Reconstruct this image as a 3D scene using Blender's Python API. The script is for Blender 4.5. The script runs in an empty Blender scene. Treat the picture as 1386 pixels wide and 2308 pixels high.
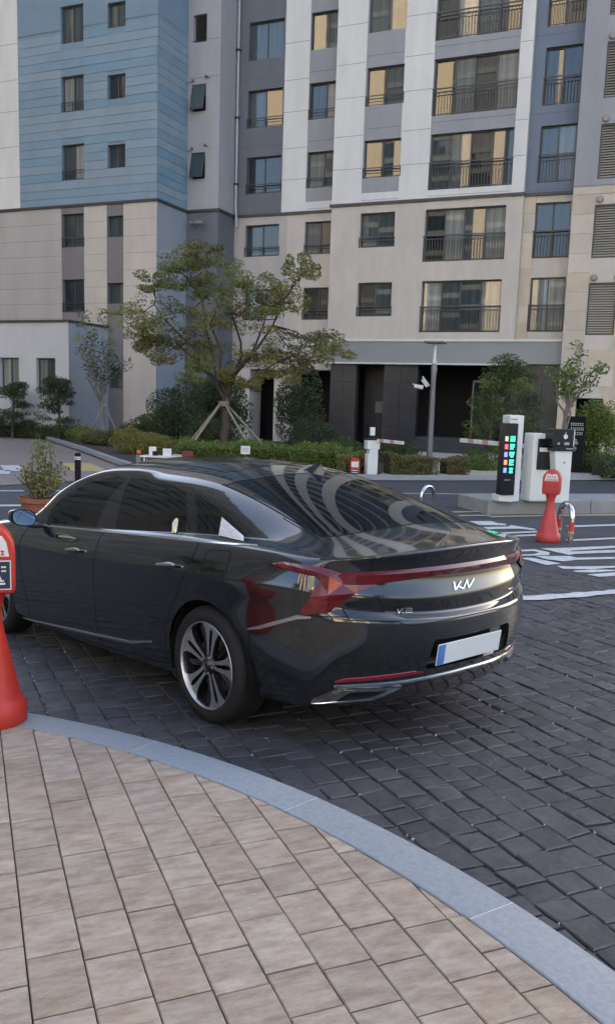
import bpy, bmesh, math, random
from mathutils import Vector, Matrix
from mathutils.bvhtree import BVHTree
from mathutils.geometry import barycentric_transform
R = math.radians
rnd = random.Random(7)
scene = bpy.context.scene
COL = scene.collection

# ------------------------------------------------------------------ camera, sky, sun, exposure
CAM_H = 1.79
cam_d = bpy.data.cameras.new("camera")
cam = bpy.data.objects.new("camera", cam_d); COL.objects.link(cam)
cam_d.sensor_fit = 'HORIZONTAL'; cam_d.sensor_width = 36.0
cam_d.lens = 1969.02 / 1386 * 36.0
cam_d.shift_y = 57.0 / 1386
cam_d.clip_start = 0.05; cam_d.clip_end = 1500
def cam_matrix(yaw, pitch, roll, h):
    f = Vector((-math.sin(yaw)*math.cos(pitch), math.cos(yaw)*math.cos(pitch), -math.sin(pitch)))
    r = Vector((math.cos(yaw), math.sin(yaw), 0)); d = f.cross(r)
    r2 = math.cos(roll)*r + math.sin(roll)*d; d2 = -math.sin(roll)*r + math.cos(roll)*d
    m = Matrix((r2, -d2, -f)).transposed().to_4x4(); m.translation = (0, 0, h)
    return m
cam.matrix_world = cam_matrix(0.40735158, 0.15018446, -0.0322863, CAM_H)
scene.camera = cam

SUN_EL, SUN_AZ = R(27), R(4)        # azimuth measured from +Y towards +X: the sun stands behind the apartment building
world = bpy.data.worlds.new("World"); scene.world = world; world.use_nodes = True
wn = world.node_tree.nodes; wl = world.node_tree.links
sky = wn.new('ShaderNodeTexSky'); sky.sky_type = 'NISHITA'; sky.sun_disc = False
sky.sun_elevation = SUN_EL; sky.sun_rotation = SUN_AZ; sky.altitude = 50; sky.air_density = 0.9; sky.dust_density = 5.0; sky.ozone_density = 0.4
bg = wn['Background']; wl.new(sky.outputs[0], bg.inputs[0]); bg.inputs[1].default_value = 0.12
sun_d = bpy.data.lights.new("sun", 'SUN'); sun_d.energy = 4.6; sun_d.angle = R(0.5); sun_d.color = (1.0, 0.83, 0.60)
sun = bpy.data.objects.new("sun", sun_d); COL.objects.link(sun)
sd = Vector((math.sin(SUN_AZ)*math.cos(SUN_EL), math.cos(SUN_AZ)*math.cos(SUN_EL), math.sin(SUN_EL)))
sun.rotation_euler = sd.to_track_quat('Z', 'Y').to_euler(); sun.location = (0, 60, 90)
vs = scene.view_settings
vs.view_transform = 'Standard'; vs.look = 'None'; vs.gamma = 1.0; vs.use_curve_mapping = False; vs.exposure = 2.65
scene.cycles.max_bounces = 8; scene.cycles.diffuse_bounces = 4; scene.cycles.glossy_bounces = 5
scene.cycles.transmission_bounces = 6; scene.cycles.transparent_max_bounces = 12
scene.cycles.caustics_reflective = False; scene.cycles.caustics_refractive = False
scene.cycles.sample_clamp_indirect = 4.0
try:
    scene.cycles.use_denoising = True
except Exception:
    pass

# ------------------------------------------------------------------ materials
def mat(name, col, rough=0.6, metal=0.0, spec=0.5, coat=0.0, noise=0.0, nscale=5.0, bump=0.0, bscale=60.0, emit=None, estr=0.0, objvar=0.0, stretch=None, col2=None, coord='Object'):
    """principled material; noise mixes col with col2 (or a darker/lighter col), bump adds fine relief, objvar varies brightness per object"""
    m = bpy.data.materials.new(name); m.use_nodes = True
    nt = m.node_tree; N = nt.nodes; L = nt.links; b = N['Principled BSDF']
    b.inputs['Base Color'].default_value = (*col, 1); b.inputs['Roughness'].default_value = rough
    b.inputs['Metallic'].default_value = metal; b.inputs['Specular IOR Level'].default_value = spec
    b.inputs['Coat Weight'].default_value = coat; b.inputs['Coat Roughness'].default_value = 0.02
    if emit:
        b.inputs['Emission Color'].default_value = (*emit, 1); b.inputs['Emission Strength'].default_value = estr
    src = None
    if noise or bump:
        tc = N.new('ShaderNodeTexCoord'); vec = tc.outputs[coord]
        if stretch:
            mp = N.new('ShaderNodeMapping'); mp.inputs['Scale'].default_value = stretch
            L.new(vec, mp.inputs['Vector']); vec = mp.outputs[0]
    if noise:
        nz = N.new('ShaderNodeTexNoise'); nz.inputs['Scale'].default_value = nscale; nz.inputs['Detail'].default_value = 5; nz.inputs['Roughness'].default_value = 0.62
        L.new(vec, nz.inputs['Vector'])
        mx = N.new('ShaderNodeMix'); mx.data_type = 'RGBA'
        rp = N.new('ShaderNodeMapRange'); rp.inputs[1].default_value = 0.3; rp.inputs[2].default_value = 0.7
        L.new(nz.outputs['Fac'], rp.inputs[0]); L.new(rp.outputs[0], mx.inputs['Factor'])
        c2 = col2 if col2 else tuple(min(1, c*(1+noise)) for c in col)
        c1 = col if col2 else tuple(c*(1-noise) for c in col)
        mx.inputs['A'].default_value = (*c1, 1); mx.inputs['B'].default_value = (*c2, 1)
        src = mx.outputs['Result']
    if objvar:
        oi = N.new('ShaderNodeObjectInfo'); mr = N.new('ShaderNodeMapRange')
        mr.inputs[3].default_value = 1-objvar; mr.inputs[4].default_value = 1+objvar
        L.new(oi.outputs['Random'], mr.inputs[0])
        hs = N.new('ShaderNodeHueSaturation'); L.new(mr.outputs[0], hs.inputs['Value'])
        mr2 = N.new('ShaderNodeMapRange'); mr2.inputs[3].default_value = 0.75; mr2.inputs[4].default_value = 1.25
        ml = N.new('ShaderNodeMath'); ml.operation = 'FRACT'; mm = N.new('ShaderNodeMath'); mm.operation = 'MULTIPLY'; mm.inputs[1].default_value = 17.31
        L.new(oi.outputs['Random'], mm.inputs[0]); L.new(mm.outputs[0], ml.inputs[0]); L.new(ml.outputs[0], mr2.inputs[0]); L.new(mr2.outputs[0], hs.inputs['Saturation'])
        if src: L.new(src, hs.inputs['Color'])
        else: hs.inputs['Color'].default_value = (*col, 1)
        src = hs.outputs['Color']
    if src: L.new(src, b.inputs['Base Color'])
    if bump:
        n2 = N.new('ShaderNodeTexNoise'); n2.inputs['Scale'].default_value = bscale; n2.inputs['Detail'].default_value = 4
        L.new(vec, n2.inputs['Vector'])
        bp = N.new('ShaderNodeBump'); bp.inputs['Strength'].default_value = bump; bp.inputs['Distance'].default_value = 0.01
        L.new(n2.outputs['Fac'], bp.inputs['Height']); L.new(bp.outputs[0], b.inputs['Normal'])
    return m

# ------------------------------------------------------------------ mesh helpers
class MB:
    """collects polygons, then builds one mesh object"""
    def __init__(s): s.v = []; s.f = []; s.mi = []; s.mats = []
    def m(s, mt):
        if mt not in s.mats: s.mats.append(mt)
        return s.mats.index(mt)
    def poly(s, pts, mt=None):
        n = len(s.v); s.v += [tuple(p) for p in pts]; s.f.append(tuple(range(n, n+len(pts)))); s.mi.append(s.m(mt) if mt else 0)
    def box(s, x0, x1, y0, y1, z0, z1, mt=None, M=None):
        P = [(x0,y0,z0),(x1,y0,z0),(x1,y1,z0),(x0,y1,z0),(x0,y0,z1),(x1,y0,z1),(x1,y1,z1),(x0,y1,z1)]
        if M is not None: P = [tuple(M @ Vector(p)) for p in P]
        n = len(s.v); s.v += P; k = s.m(mt) if mt else 0
        for f in ((0,3,2,1),(4,5,6,7),(0,1,5,4),(1,2,6,5),(2,3,7,6),(3,0,4,7)):
            s.f.append(tuple(n+i for i in f)); s.mi.append(k)
    def tube(s, pts, r, seg=8, mt=None, cap=True):
        pts = [Vector(p) for p in pts]; rr = r if isinstance(r, (list, tuple)) else [r]*len(pts)
        n0 = len(s.v); k = s.m(mt) if mt else 0; prev = None
        for i, p in enumerate(pts):
            t = (pts[min(i+1, len(pts)-1)] - pts[max(i-1, 0)]).normalized()
            if prev is None:
                a = Vector((0, 0, 1)) if abs(t.z) < 0.9 else Vector((1, 0, 0)); u = t.cross(a).normalized()
            else:
                u = (prev - t*prev.dot(t)).normalized()
            prev = u; w = t.cross(u)
            for j in range(seg):
                a = 2*math.pi*j/seg; s.v.append(tuple(p + rr[i]*(math.cos(a)*u + math.sin(a)*w)))
        for i in range(len(pts)-1):
            for j in range(seg):
                s.f.append((n0+i*seg+j, n0+i*seg+(j+1) % seg, n0+(i+1)*seg+(j+1) % seg, n0+(i+1)*seg+j)); s.mi.append(k)
        if cap:
            s.f.append(tuple(n0+j for j in range(seg))[::-1]); s.mi.append(k)
            s.f.append(tuple(n0+(len(pts)-1)*seg+j for j in range(seg))); s.mi.append(k)
    def lathe(s, prof, seg=24, mt=None, M=None, caps=False):
        n0 = len(s.v); k = s.m(mt) if mt else 0
        for (r, z) in prof:
            for j in range(seg):
                a = 2*math.pi*j/seg; p = Vector((r*math.cos(a), r*math.sin(a), z)); s.v.append(tuple(M @ p if M is not None else p))
        for i in range(len(prof)-1):
            for j in range(seg):
                s.f.append((n0+i*seg+j, n0+i*seg+(j+1) % seg, n0+(i+1)*seg+(j+1) % seg, n0+(i+1)*seg+j)); s.mi.append(k)
        if caps:
            s.f.append(tuple(n0+j for j in range(seg))[::-1]); s.mi.append(k)
            s.f.append(tuple(n0+(len(prof)-1)*seg+j for j in range(seg))); s.mi.append(k)
    def prism(s, pts, d, mt=None, M=None):
        """polygon in the xy plane (counter-clockwise) extruded from z=0 to z=d"""
        n = len(s.v); k = s.m(mt) if mt else 0; c = len(pts)
        P = [Vector((p[0], p[1], 0)) for p in pts] + [Vector((p[0], p[1], d)) for p in pts]
        s.v += [tuple(M @ p if M is not None else p) for p in P]
        s.f.append(tuple(range(n, n+c))[::-1]); s.f.append(tuple(range(n+c, n+2*c))); s.mi += [k, k]
        for i in range(c):
            j = (i+1) % c; s.f.append((n+i, n+j, n+c+j, n+c+i)); s.mi.append(k)
    def mesh(s, name, mt=None, smooth=False, bevel=0.0, bseg=2):
        me = bpy.data.meshes.new(name); me.from_pydata(s.v, [], s.f)
        mats = s.mats if s.mats else [mt]
        for q in mats: me.materials.append(q)
        if s.mats: me.polygons.foreach_set('material_index', s.mi)
        if bevel:
            bm = bmesh.new(); bm.from_mesh(me)
            bmesh.ops.remove_doubles(bm, verts=bm.verts, dist=1e-5)
            ed = [e for e in bm.edges if len(e.link_faces) == 2 and e.calc_face_angle(0) > 0.5]
            bmesh.ops.bevel(bm, geom=ed, offset=bevel, segments=bseg, affect='EDGES', profile=0.5, clamp_overlap=True)
            bm.to_mesh(me); bm.free()
        if smooth:
            me.polygons.foreach_set('use_smooth', [True]*len(me.polygons))
            me.set_sharp_from_angle(angle=R(40)) if smooth != 'all' else None
        me.update(); return me
    def build(s, name, mt=None, parent=None, smooth=False, bevel=0.0, bseg=2, kind=None):
        return link(name, s.mesh(name, mt, smooth, bevel, bseg), parent, kind=kind)
def link(name, me, parent=None, loc=None, rz=None, kind=None):
    o = bpy.data.objects.new(name, me); COL.objects.link(o)
    if parent is not None: o.parent = parent
    if loc is not None: o.location = loc
    if rz is not None: o.rotation_euler = (0, 0, rz)
    if kind: o['kind'] = kind
    return o
def empty(name, loc=(0, 0, 0), rz=0.0):
    o = bpy.data.objects.new(name, None); COL.objects.link(o); o.location = loc; o.rotation_euler = (0, 0, rz); o.empty_display_size = 0.1
    return o
def tag(o, label, cat, group=None, kind=None):
    o['label'] = label; o['category'] = cat
    if group: o['group'] = group
    if kind: o['kind'] = kind
    return o
def kids(o): return list(o.children)
def copy_tree(o, parent=None):
    c = o.copy(); COL.objects.link(c); c.parent = parent
    for ch in kids(o): copy_tree(ch, c)
    return c
def smoothstep(a, b, x):
    t = max(0.0, min(1.0, (x-a)/(b-a))); return t*t*(3-2*t)
def interp(x, xs, ys):
    if x <= xs[0]: return ys[0]
    for i in range(len(xs)-1):
        if x <= xs[i+1]:
            t = (x-xs[i])/(xs[i+1]-xs[i]); return ys[i]+(ys[i+1]-ys[i])*t
    return ys[-1]
# the driveway in front is a plane tilted by about two degrees that flattens out further off
def G(x, y):
    w = 1 - smoothstep(6.0, 12.0, math.hypot(x+2.0, y-4.0))
    return (0.03418*(x+1.972) - 0.01573*(y-4.927))*w

# ------------------------------------------------------------------ the apartment building
white_pl = mat('white_render', (.69,.68,.645), rough=.8, noise=.07, nscale=1.6, stretch=(1,1,.22))
grey_pl = mat('grey_render', (.315,.32,.335), rough=.8, noise=.07, nscale=1.6, stretch=(1,1,.22))
slate_pl = mat('slate_render', (.135,.145,.165), rough=.75, noise=.08, nscale=1.5, stretch=(1,1,.22))
mid_pl = mat('mid_grey_render', (.36,.36,.37), rough=.8, noise=.06, nscale=1.4, stretch=(1,1,.22))
blue_bd = mat('blue_board', (.21,.295,.36), rough=.6, noise=.07, nscale=1.2, objvar=.02)
blue_pl = mat('blue_render', (.19,.27,.335), rough=.7, noise=.07, nscale=1.2)
navy_pl = mat('navy_render', (.155,.19,.245), rough=.7, noise=.07, nscale=.9)
beige_st = mat('beige_stone', (.55,.50,.44), rough=.75, noise=.09, nscale=1.6, stretch=(1,1,.3))
beige_pan = mat('beige_stone_panel', (.54,.465,.375), rough=.7, noise=.10, nscale=1.3, bump=.04, bscale=55, objvar=.07)
taupe_st = mat('taupe_stone', (.44,.41,.385), rough=.75, noise=.08, nscale=1.4, stretch=(1,1,.25))
strip_st = mat('dark_strip_stone', (.20,.185,.19), rough=.7, noise=.08, nscale=1.0)
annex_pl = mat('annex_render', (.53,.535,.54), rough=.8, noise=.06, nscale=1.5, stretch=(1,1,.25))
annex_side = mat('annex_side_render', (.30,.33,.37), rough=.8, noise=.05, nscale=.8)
dark_st = mat('dark_stone', (.035,.035,.04), rough=.35, noise=.2, nscale=1.2, objvar=.1)
ledge_m = mat('ledge_metal', (.045,.045,.05), rough=.5)
lip_m = mat('canopy_fascia', (.27,.285,.28), rough=.6, noise=.05, nscale=.9)
frame_m = mat('window_frame_metal', (.055,.056,.06), rough=.45)
rail_m = mat('railing_metal', (.05,.05,.055), rough=.4, metal=.3)
joint_m = mat('panel_joint_dark', (.09,.09,.09), rough=.9)  # even dark grey of the thin strips laid as panel joints
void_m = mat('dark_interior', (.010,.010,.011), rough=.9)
pipe_m = mat('pipe_plastic', (.42,.43,.44), rough=.5)
def pane_mat():
    m = bpy.data.materials.new('window_glass'); m.use_nodes = True; nt = m.node_tree; N = nt.nodes; L = nt.links
    b = N['Principled BSDF']; oi = N.new('ShaderNodeObjectInfo'); rp = N.new('ShaderNodeValToRGB')
    e = rp.color_ramp.elements; e[0].position = 0; e[0].color = (.012,.017,.021,1); e[1].position = 1; e[1].color = (.30,.30,.28,1)
    for p, c in ((.30,(.025,.034,.040)), (.50,(.05,.068,.074)), (.68,(.085,.11,.115)), (.84,(.19,.20,.19))):
        x = e.new(p); x.color = (*c, 1)
    tc = N.new('ShaderNodeTexCoord'); mp = N.new('ShaderNodeMapping'); mp.inputs['Scale'].default_value = (14, 1, .25)
    nz = N.new('ShaderNodeTexNoise'); nz.inputs['Scale'].default_value = 1.2; nz.inputs['Detail'].default_value = 3
    L.new(tc.outputs['Object'], mp.inputs[0]); L.new(mp.outputs[0], nz.inputs[0])
    L.new(oi.outputs['Random'], rp.inputs[0])
    mx = N.new('ShaderNodeMix'); mx.data_type = 'RGBA'; mx.blend_type = 'MULTIPLY'; mx.inputs['Factor'].default_value = .8
    r2 = N.new('ShaderNodeMapRange'); r2.inputs[1].default_value = .3; r2.inputs[2].default_value = .7; r2.inputs[3].default_value = .55; r2.inputs[4].default_value = 1.3
    L.new(nz.outputs['Fac'], r2.inputs[0]); L.new(rp.outputs[0], mx.inputs['A']); L.new(r2.outputs[0], mx.inputs['B']); L.new(mx.outputs['Result'], b.inputs['Base Color'])
    b.inputs['Roughness'].default_value = .55; b.inputs['Specular IOR Level'].default_value = .0
    gl = N.new('ShaderNodeBsdfGlossy'); gl.inputs['Roughness'].default_value = .015
    fr = N.new('ShaderNodeFresnel'); fr.inputs[0].default_value = 1.7; mix = N.new('ShaderNodeMixShader')
    L.new(fr.outputs[0], mix.inputs[0]); L.new(b.outputs[0], mix.inputs[1]); L.new(gl.outputs[0], mix.inputs[2]); L.new(mix.outputs[0], N['Material Output'].inputs[0])
    return m
glass_m = pane_mat()
FH = 2.84; NF = 20; ZTOP = 5.0 + FH*18
bld = empty('apartment_building', (-14, 36, 0)); bld['label'] = 'tall apartment building with blue, white, grey and beige facade behind the trees'; bld['category'] = 'building'
BX, BY = -14.0, 36.0
def bpart(name, mb, m=None, parent=None, **k):
    """geometry in world coordinates, parented to the building"""
    mb.v = [(x-BX, y-BY, z) for x, y, z in mb.v]
    return mb.build(name, m, parent or bld, **k)
def wall(mb, x0, x1, z0, z1, Y, m, holes=(), depth=.22):
    """front wall facing -Y with real openings and reveals"""
    hs = [h for h in holes if h[0] < x1 and h[1] > x0 and h[2] < z1 and h[3] > z0]
    xs = sorted({x0, x1, *[v for h in hs for v in h[:2] if x0 < v < x1]}); zs = sorted({z0, z1, *[v for h in hs for v in h[2:4] if z0 < v < z1]})
    for i in range(len(xs)-1):
        for j in range(len(zs)-1):
            cx, cz = (xs[i]+xs[i+1])/2, (zs[j]+zs[j+1])/2
            if any(h[0] < cx < h[1] and h[2] < cz < h[3] for h in hs): continue
            mb.poly([(xs[i],Y,zs[j]),(xs[i+1],Y,zs[j]),(xs[i+1],Y,zs[j+1]),(xs[i],Y,zs[j+1])], m)
    for h in hs:
        a, b, c, d = h[:4]; D = Y+depth
        a0, b0, c0, d0 = max(a, x0), min(b, x1), max(c, z0), min(d, z1)
        if a >= x0: mb.poly([(a,Y,c0),(a,D,c0),(a,D,d0),(a,Y,d0)][::-1], m)
        if b <= x1: mb.poly([(b,Y,c0),(b,D,c0),(b,D,d0),(b,Y,d0)], m)
        if c >= z0: mb.poly([(a0,Y,c),(b0,Y,c),(b0,D,c),(a0,D,c)], m)
        if d <= z1: mb.poly([(a0,Y,d),(b0,Y,d),(b0,D,d),(a0,D,d)][::-1], m)
def sidewall(mb, X, y0, y1, z0, z1, m, sgn=1):
    q = [(X,y0,z0),(X,y1,z0),(X,y1,z1),(X,y0,z1)]; mb.poly(q if sgn > 0 else q[::-1], m)
# opening grids (x0, x1, bottom, top of the lowest one, plane)
def col(x0, x1, zb, zt, k0, k1): return [(x0, x1, zb+FH*k, zt+FH*k) for k in range(k0, k1)]
NFL = 18
HA = col(-26.70,-25.52,5.62,7.06,0,2)+col(-26.68,-25.47,5.66,7.16,2,NFL)
HB = col(-24.24,-23.41,5.96,6.85,0,2)+col(-24.22,-23.30,5.98,6.96,2,NFL)+[(-24.19,-23.43,2.26,3.18)]
HC = [(-21.45,-20.78,14.57-2.96*1+FH*(k-1),15.69-2.96+FH*(k-1)) for k in range(1, NFL-3)]
HD = col(-19.52,-17.80,5.59,6.98,0,2)+col(-19.51,-17.79,5.50,7.08,2,NFL)
HE = col(-16.53,-15.09,5.59,6.99,0,2)+col(-16.51,-14.96,5.58,7.08,2,NFL)
HF = col(-13.60,-12.07,5.62,7.02,0,2)+col(-13.55,-11.95,5.58,7.08,2,NFL)
HG = col(-10.77,-7.48,4.95,7.02,0,2)+col(-10.69,-7.36,4.93,7.08,2,NFL)
HR = col(-6.38,-5.03,4.98,7.08,0,NFL)
HL = col(-4.06,-3.02,4.78,6.72,0,NFL)
HX = col(-1.9,1.3,4.95,7.02,0,NFL)+col(2.6,4.1,5.6,7.0,0,NFL)+col(6.0,7.4,5.6,7.0,0,NFL)
HN = [(-27.92,-26.86,2.0,3.42),(-25.92,-24.90,2.0,3.42),(-31.2,-30.1,2.0,3.42)]
HW = col(-32.2,-31.0,5.62,7.06,0,NFL)
# --- left wing
LZ = 10.24
W = MB()
for (a, b, m) in ((-40,-26.75,taupe_st),(-26.75,-25.50,strip_st),(-25.50,-24.28,beige_st),(-24.28,-23.40,strip_st),(-23.40,-21.69,beige_st)):
    z0 = 4.9 if b < -24.25 else -.3
    wall(W, a, b, z0, LZ-.06, 32.95, m, HA+HB+HW)
wall(W, -40, -29.07, LZ-.06, ZTOP, 32.95, white_pl, HW)
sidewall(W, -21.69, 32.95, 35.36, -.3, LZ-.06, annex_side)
# behind the siding boards, and the blue wall above them
wall(W, -29.07, -21.69, LZ-.06, 17.6, 32.975, blue_pl, HA+HB, depth=.20)
wall(W, -29.07, -21.69, 17.6, ZTOP, 32.95, blue_pl, HA+HB)
sidewall(W, -21.70, 32.95, 35.36, LZ-.06, 17.6, blue_pl); sidewall(W, -21.69, 32.95, 35.36, 17.6, ZTOP, blue_pl)
bpart('wing_wall', W)
# blue siding boards, one object per board
bh = .36; nb = 0
def board(x0, x1, z0, z1, Y):
    mb = MB(); a, b = z0+.006, z1-.006
    mb.poly([(x0,Y-.007,a),(x1,Y-.007,a),(x1,Y,b),(x0,Y,b)]); mb.poly([(x0,Y+.02,a),(x1,Y+.02,a),(x1,Y-.007,a),(x0,Y-.007,a)]); mb.poly([(x0,Y,b),(x1,Y,b),(x1,Y+.02,b),(x0,Y+.02,b)])
    bpart('board', mb, blue_bd)
z = LZ
while z < 17.4:
    z1 = z+bh; segs = [(-29.07, -21.69)]
    for h in HA+HB:
        if h[2] < z1-.02 and h[3] > z+.02:
            segs = [s for (a, b) in segs for s in ([(a, h[0]), (h[1], b)] if a < h[0] and b > h[1] else [(a, b)])]
    for (a, b) in segs:
        # courses partly beside an opening stay clear of it
        board(a, b, z, z1, 32.95)
    mb = MB(); X = -21.69; a, b = z+.006, z1-.006
    mb.poly([(X+.007,32.94,a),(X+.007,35.35,a),(X,35.35,b),(X,32.94,b)]); mb.poly([(X-.01,32.94,a),(X-.01,35.35,a),(X+.007,35.35,a),(X+.007,32.94,a)][::-1])
    bpart('board', mb, blue_bd); z = z1
# --- connector, inner wall, bay, right recess, right front
C = MB()
wall(C, -21.69, -20.08, LZ, ZTOP, 35.36, mid_pl, HC); wall(C, -21.69, -20.08, -.3, LZ, 35.36, slate_pl)
sidewall(C, -20.08, 35.36, 36.9, LZ, ZTOP, mid_pl); sidewall(C, -20.08, 35.36, 36.9, -.3, LZ, slate_pl)
wall(C, -20.08, -17.72, LZ, ZTOP, 36.9, slate_pl, HD); wall(C, -20.08, -17.4, 3.38, LZ, 36.9, taupe_st, HD)
wall(C, -17.4, -14.93, 3.38, LZ, 36.9, beige_st, HE+HD)
wall(C, -17.72, -16.54, LZ, ZTOP, 36.9, white_pl, HE+HD); wall(C, -16.54, -14.92, 10.68, ZTOP, 36.9, grey_pl, HE); wall(C, -16.54, -14.93, LZ, 10.68, 36.9, white_pl, HE)
C_ops = [(-19.12,-17.85,-.3,3.38),(-17.03,-14.93,-.3,3.38)]
wall(C, -20.08, -14.93, -.3, 3.38, 36.9, beige_st, C_ops, depth=1.2)
sidewall(C, -14.93, 36.05, 36.9, 3.69, ZTOP, beige_st, -1)
wall(C, -14.93, -13.60, LZ, ZTOP, 36.05, white_pl, HF); wall(C, -13.60, -11.97, 10.67, ZTOP, 36.05, grey_pl, HF); wall(C, -13.60, -11.97, LZ, 10.67, 36.05, white_pl, HF)
wall(C, -11.97, -10.72, LZ, ZTOP, 36.05, white_pl, HF); wall(C, -10.72, -7.33, 10.62, ZTOP, 36.05, grey_pl, HG); wall(C, -10.72, -7.33, LZ, 10.62, 36.05, white_pl, HG)
wall(C, -7.33, -6.83, LZ, ZTOP, 36.05, white_pl, HG)
wall(C, -14.93, -6.83, 4.62, LZ, 36.05, beige_st, HF+HG)
sidewall(C, -6.83, 36.05, 36.3, 4.6, ZTOP, white_pl)
wall(C, -6.83, -4.88, LZ, ZTOP, 36.3, navy_pl, HR); wall(C, -6.83, -4.88, 4.6, LZ, 36.33, beige_st, HR, depth=.2)
sidewall(C, -4.88, 35.5, 36.33, -.3, LZ, beige_st, -1); sidewall(C, -4.88, 35.5, 36.33, LZ, ZTOP, grey_pl, -1)
wall(C, -4.88, 14, LZ, ZTOP, 35.5, grey_pl, HL+HX); wall(C, -4.88, 14, -.3, LZ, 35.53, beige_st, HL+HX+[(-4.2,-3.2,0,2.4)], depth=.2)
bpart('facade_wall', C)
# roof, back and ends (they cast the shade and meet the sky in reflections)
S = MB(); S.box(-40, -21.7, 33.3, 48, ZTOP-.3, ZTOP, white_pl); S.box(-21.7, 14, 37.2, 48, ZTOP-.3, ZTOP-.01, white_pl)
S.poly([(-40,48,-.3),(14,48,-.3),(14,48,ZTOP),(-40,48,ZTOP)][::-1], white_pl); S.poly([(14,35.5,-.3),(14,48,-.3),(14,48,ZTOP),(14,35.5,ZTOP)], white_pl); S.poly([(-40,33,-.3),(-40,48,-.3),(-40,48,ZTOP),(-40,33,ZTOP)][::-1], white_pl)
S.box(-21.7, 14, 35.6, 37.3, ZTOP-.02, ZTOP+.9, white_pl); S.box(-40, -21.7, 33.0, 33.4, ZTOP-.02, ZTOP+.9, white_pl)
bpart('roof', S)
# stone panels of the lower right part: separate slabs with open joints
def panels(x0, x1, z0, z1, Y, holes, hgt=.66, xs=None, m=beige_pan):
    z = z0
    while z < z1-.05:
        zt = min(z1, z+hgt); segs = [(x0, x1)]
        for h in holes:
            if h[2] < zt-.01 and h[3] > z+.01: segs = [s for (a, b) in segs for s in ([(a, h[0]), (h[1], b)] if a < h[0]-.01 and b > h[1]+.01 else ([(h[1], b)] if a >= h[0]-.01 and a < h[1] and b > h[1]+.01 else ([(a, h[0])] if b <= h[1]+.01 and b > h[0] and a < h[0]-.01 else ([] if a >= h[0]-.01 and b <= h[1]+.01 else [(a, b)]))))]
        for (a, b) in segs:
            n = max(1, round((b-a)/1.1))
            for i in range(n):
                p, q = a+(b-a)*i/n, a+(b-a)*(i+1)/n
                mb = MB(); mb.box(p+.006, q-.006, Y-.03, Y-.002, z+.006, zt-.006); bpart('panel', mb, m)
        z = zt
zedges = []
panels(-6.83, -4.90, 4.62, LZ-.03, 36.33, HR, hgt=.70)
panels(-4.88, -1.9, .0, LZ-.03, 35.53, HL+[(-4.2,-3.2,0,2.4)], hgt=.71)
# horizontal panel joints on the rendered piers
J = MB()
for k in range(2, 5):
    for zz in (5.0+FH*k-.52, 5.0+FH*k+1.0):
        for (a, b, Y) in ((-40,-29.1,32.95),(-17.72,-16.56,36.9),(-14.9,-13.62,36.05),(-11.95,-10.74,36.05),(-7.31,-6.86,36.05),(-21.6,-20.1,35.36)):
            if Y == 35.36 and 11.3 < zz < 15.8: b = -21.45
            J.box(a, b, Y-.003, Y+.01, zz-.007, zz+.007)
    for zz in (5.0+FH*k-.30,):
        for (a, b, Y) in ((-20.05,-17.74,36.9),(-16.5,-14.95,36.9),(-13.58,-11.99,36.05),(-10.70,-7.35,36.05),(-6.8,-4.9,36.3)): J.box(a, b, Y-.003, Y+.01, zz-.006, zz+.006)
for zz in (5.35,6.0,6.7,7.4,8.1,8.8,9.5):
    for (a, b) in ((-40,-26.78),(-25.47,-24.30),(-23.38,-21.72)): J.box(a, b, 32.947, 32.96, zz-.005, zz+.005)
bpart('panel_joint', J, joint_m, kind='stuff')
# ledges between the two colour zones
L_ = MB()
for (x0, x1, y0, y1) in ((-40,-21.62,32.88,32.96),(-21.70,-21.62,32.95,35.30),(-21.62,-20.02,35.29,35.37),(-20.08,-20.01,35.37,36.84),(-20.01,-14.93,36.83,36.91),(-15.0,-6.78,35.98,36.06),(-6.83,-4.93,36.23,36.34)):
    L_.box(x0, x1, y0, y1, LZ-.06, LZ+.05)
bpart('ledge', L_, ledge_m)
L_ = MB(); L_.box(-40, -24.14, 30.13, 33.0, 4.90, 5.0); bpart('ledge', L_, ledge_m)
# annex at the left
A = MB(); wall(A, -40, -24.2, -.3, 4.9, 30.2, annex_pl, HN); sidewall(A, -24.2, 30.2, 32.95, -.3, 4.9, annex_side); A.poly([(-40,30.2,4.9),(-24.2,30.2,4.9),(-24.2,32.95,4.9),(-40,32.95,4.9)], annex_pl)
bpart('annex', A)
# entrance canopy and the dark ground floor behind it
E_ = MB(); E_.box(-14.93, -4.88, 35.93, 36.6, 3.69, 4.56); bpart('canopy', E_, lip_m)
E_ = MB(); E_.box(-14.98, -4.86, 35.88, 36.0, 4.565, 4.66); bpart('canopy_edge', E_, white_pl)
E_ = MB(); E_.box(-14.96, -6.2, 35.86, 36.02, 3.62, 3.685); bpart('canopy_edge', E_, white_pl)
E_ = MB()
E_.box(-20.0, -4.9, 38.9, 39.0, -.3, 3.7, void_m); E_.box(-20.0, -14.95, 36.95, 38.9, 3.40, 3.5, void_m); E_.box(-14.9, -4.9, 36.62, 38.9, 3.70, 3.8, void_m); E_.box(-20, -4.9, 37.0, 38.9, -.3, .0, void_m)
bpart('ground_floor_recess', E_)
for (a, b, y) in ((-14.73,-13.52,36.1),(-12.26,-10.76,36.1),(-6.9,-5.0,36.2)):
    n = max(1, round((b-a)/.62)); zs = [0, .95, 1.9, 2.85, 3.68]
    for i in range(n):
        for k in range(4):
            mb = MB(); mb.box(a+(b-a)*i/n+.004, a+(b-a)*(i+1)/n-.004, y, y+.35, zs[k]+.004, zs[k+1]-.004); bpart('dark_stone_slab', mb, dark_st)
mb = MB(); mb.box(-13.5, -12.28, 37.2, 37.3, -.2, 3.68); bpart('service_door', mb, mat('door_dark', (.022,.022,.025), rough=.5))
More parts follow.
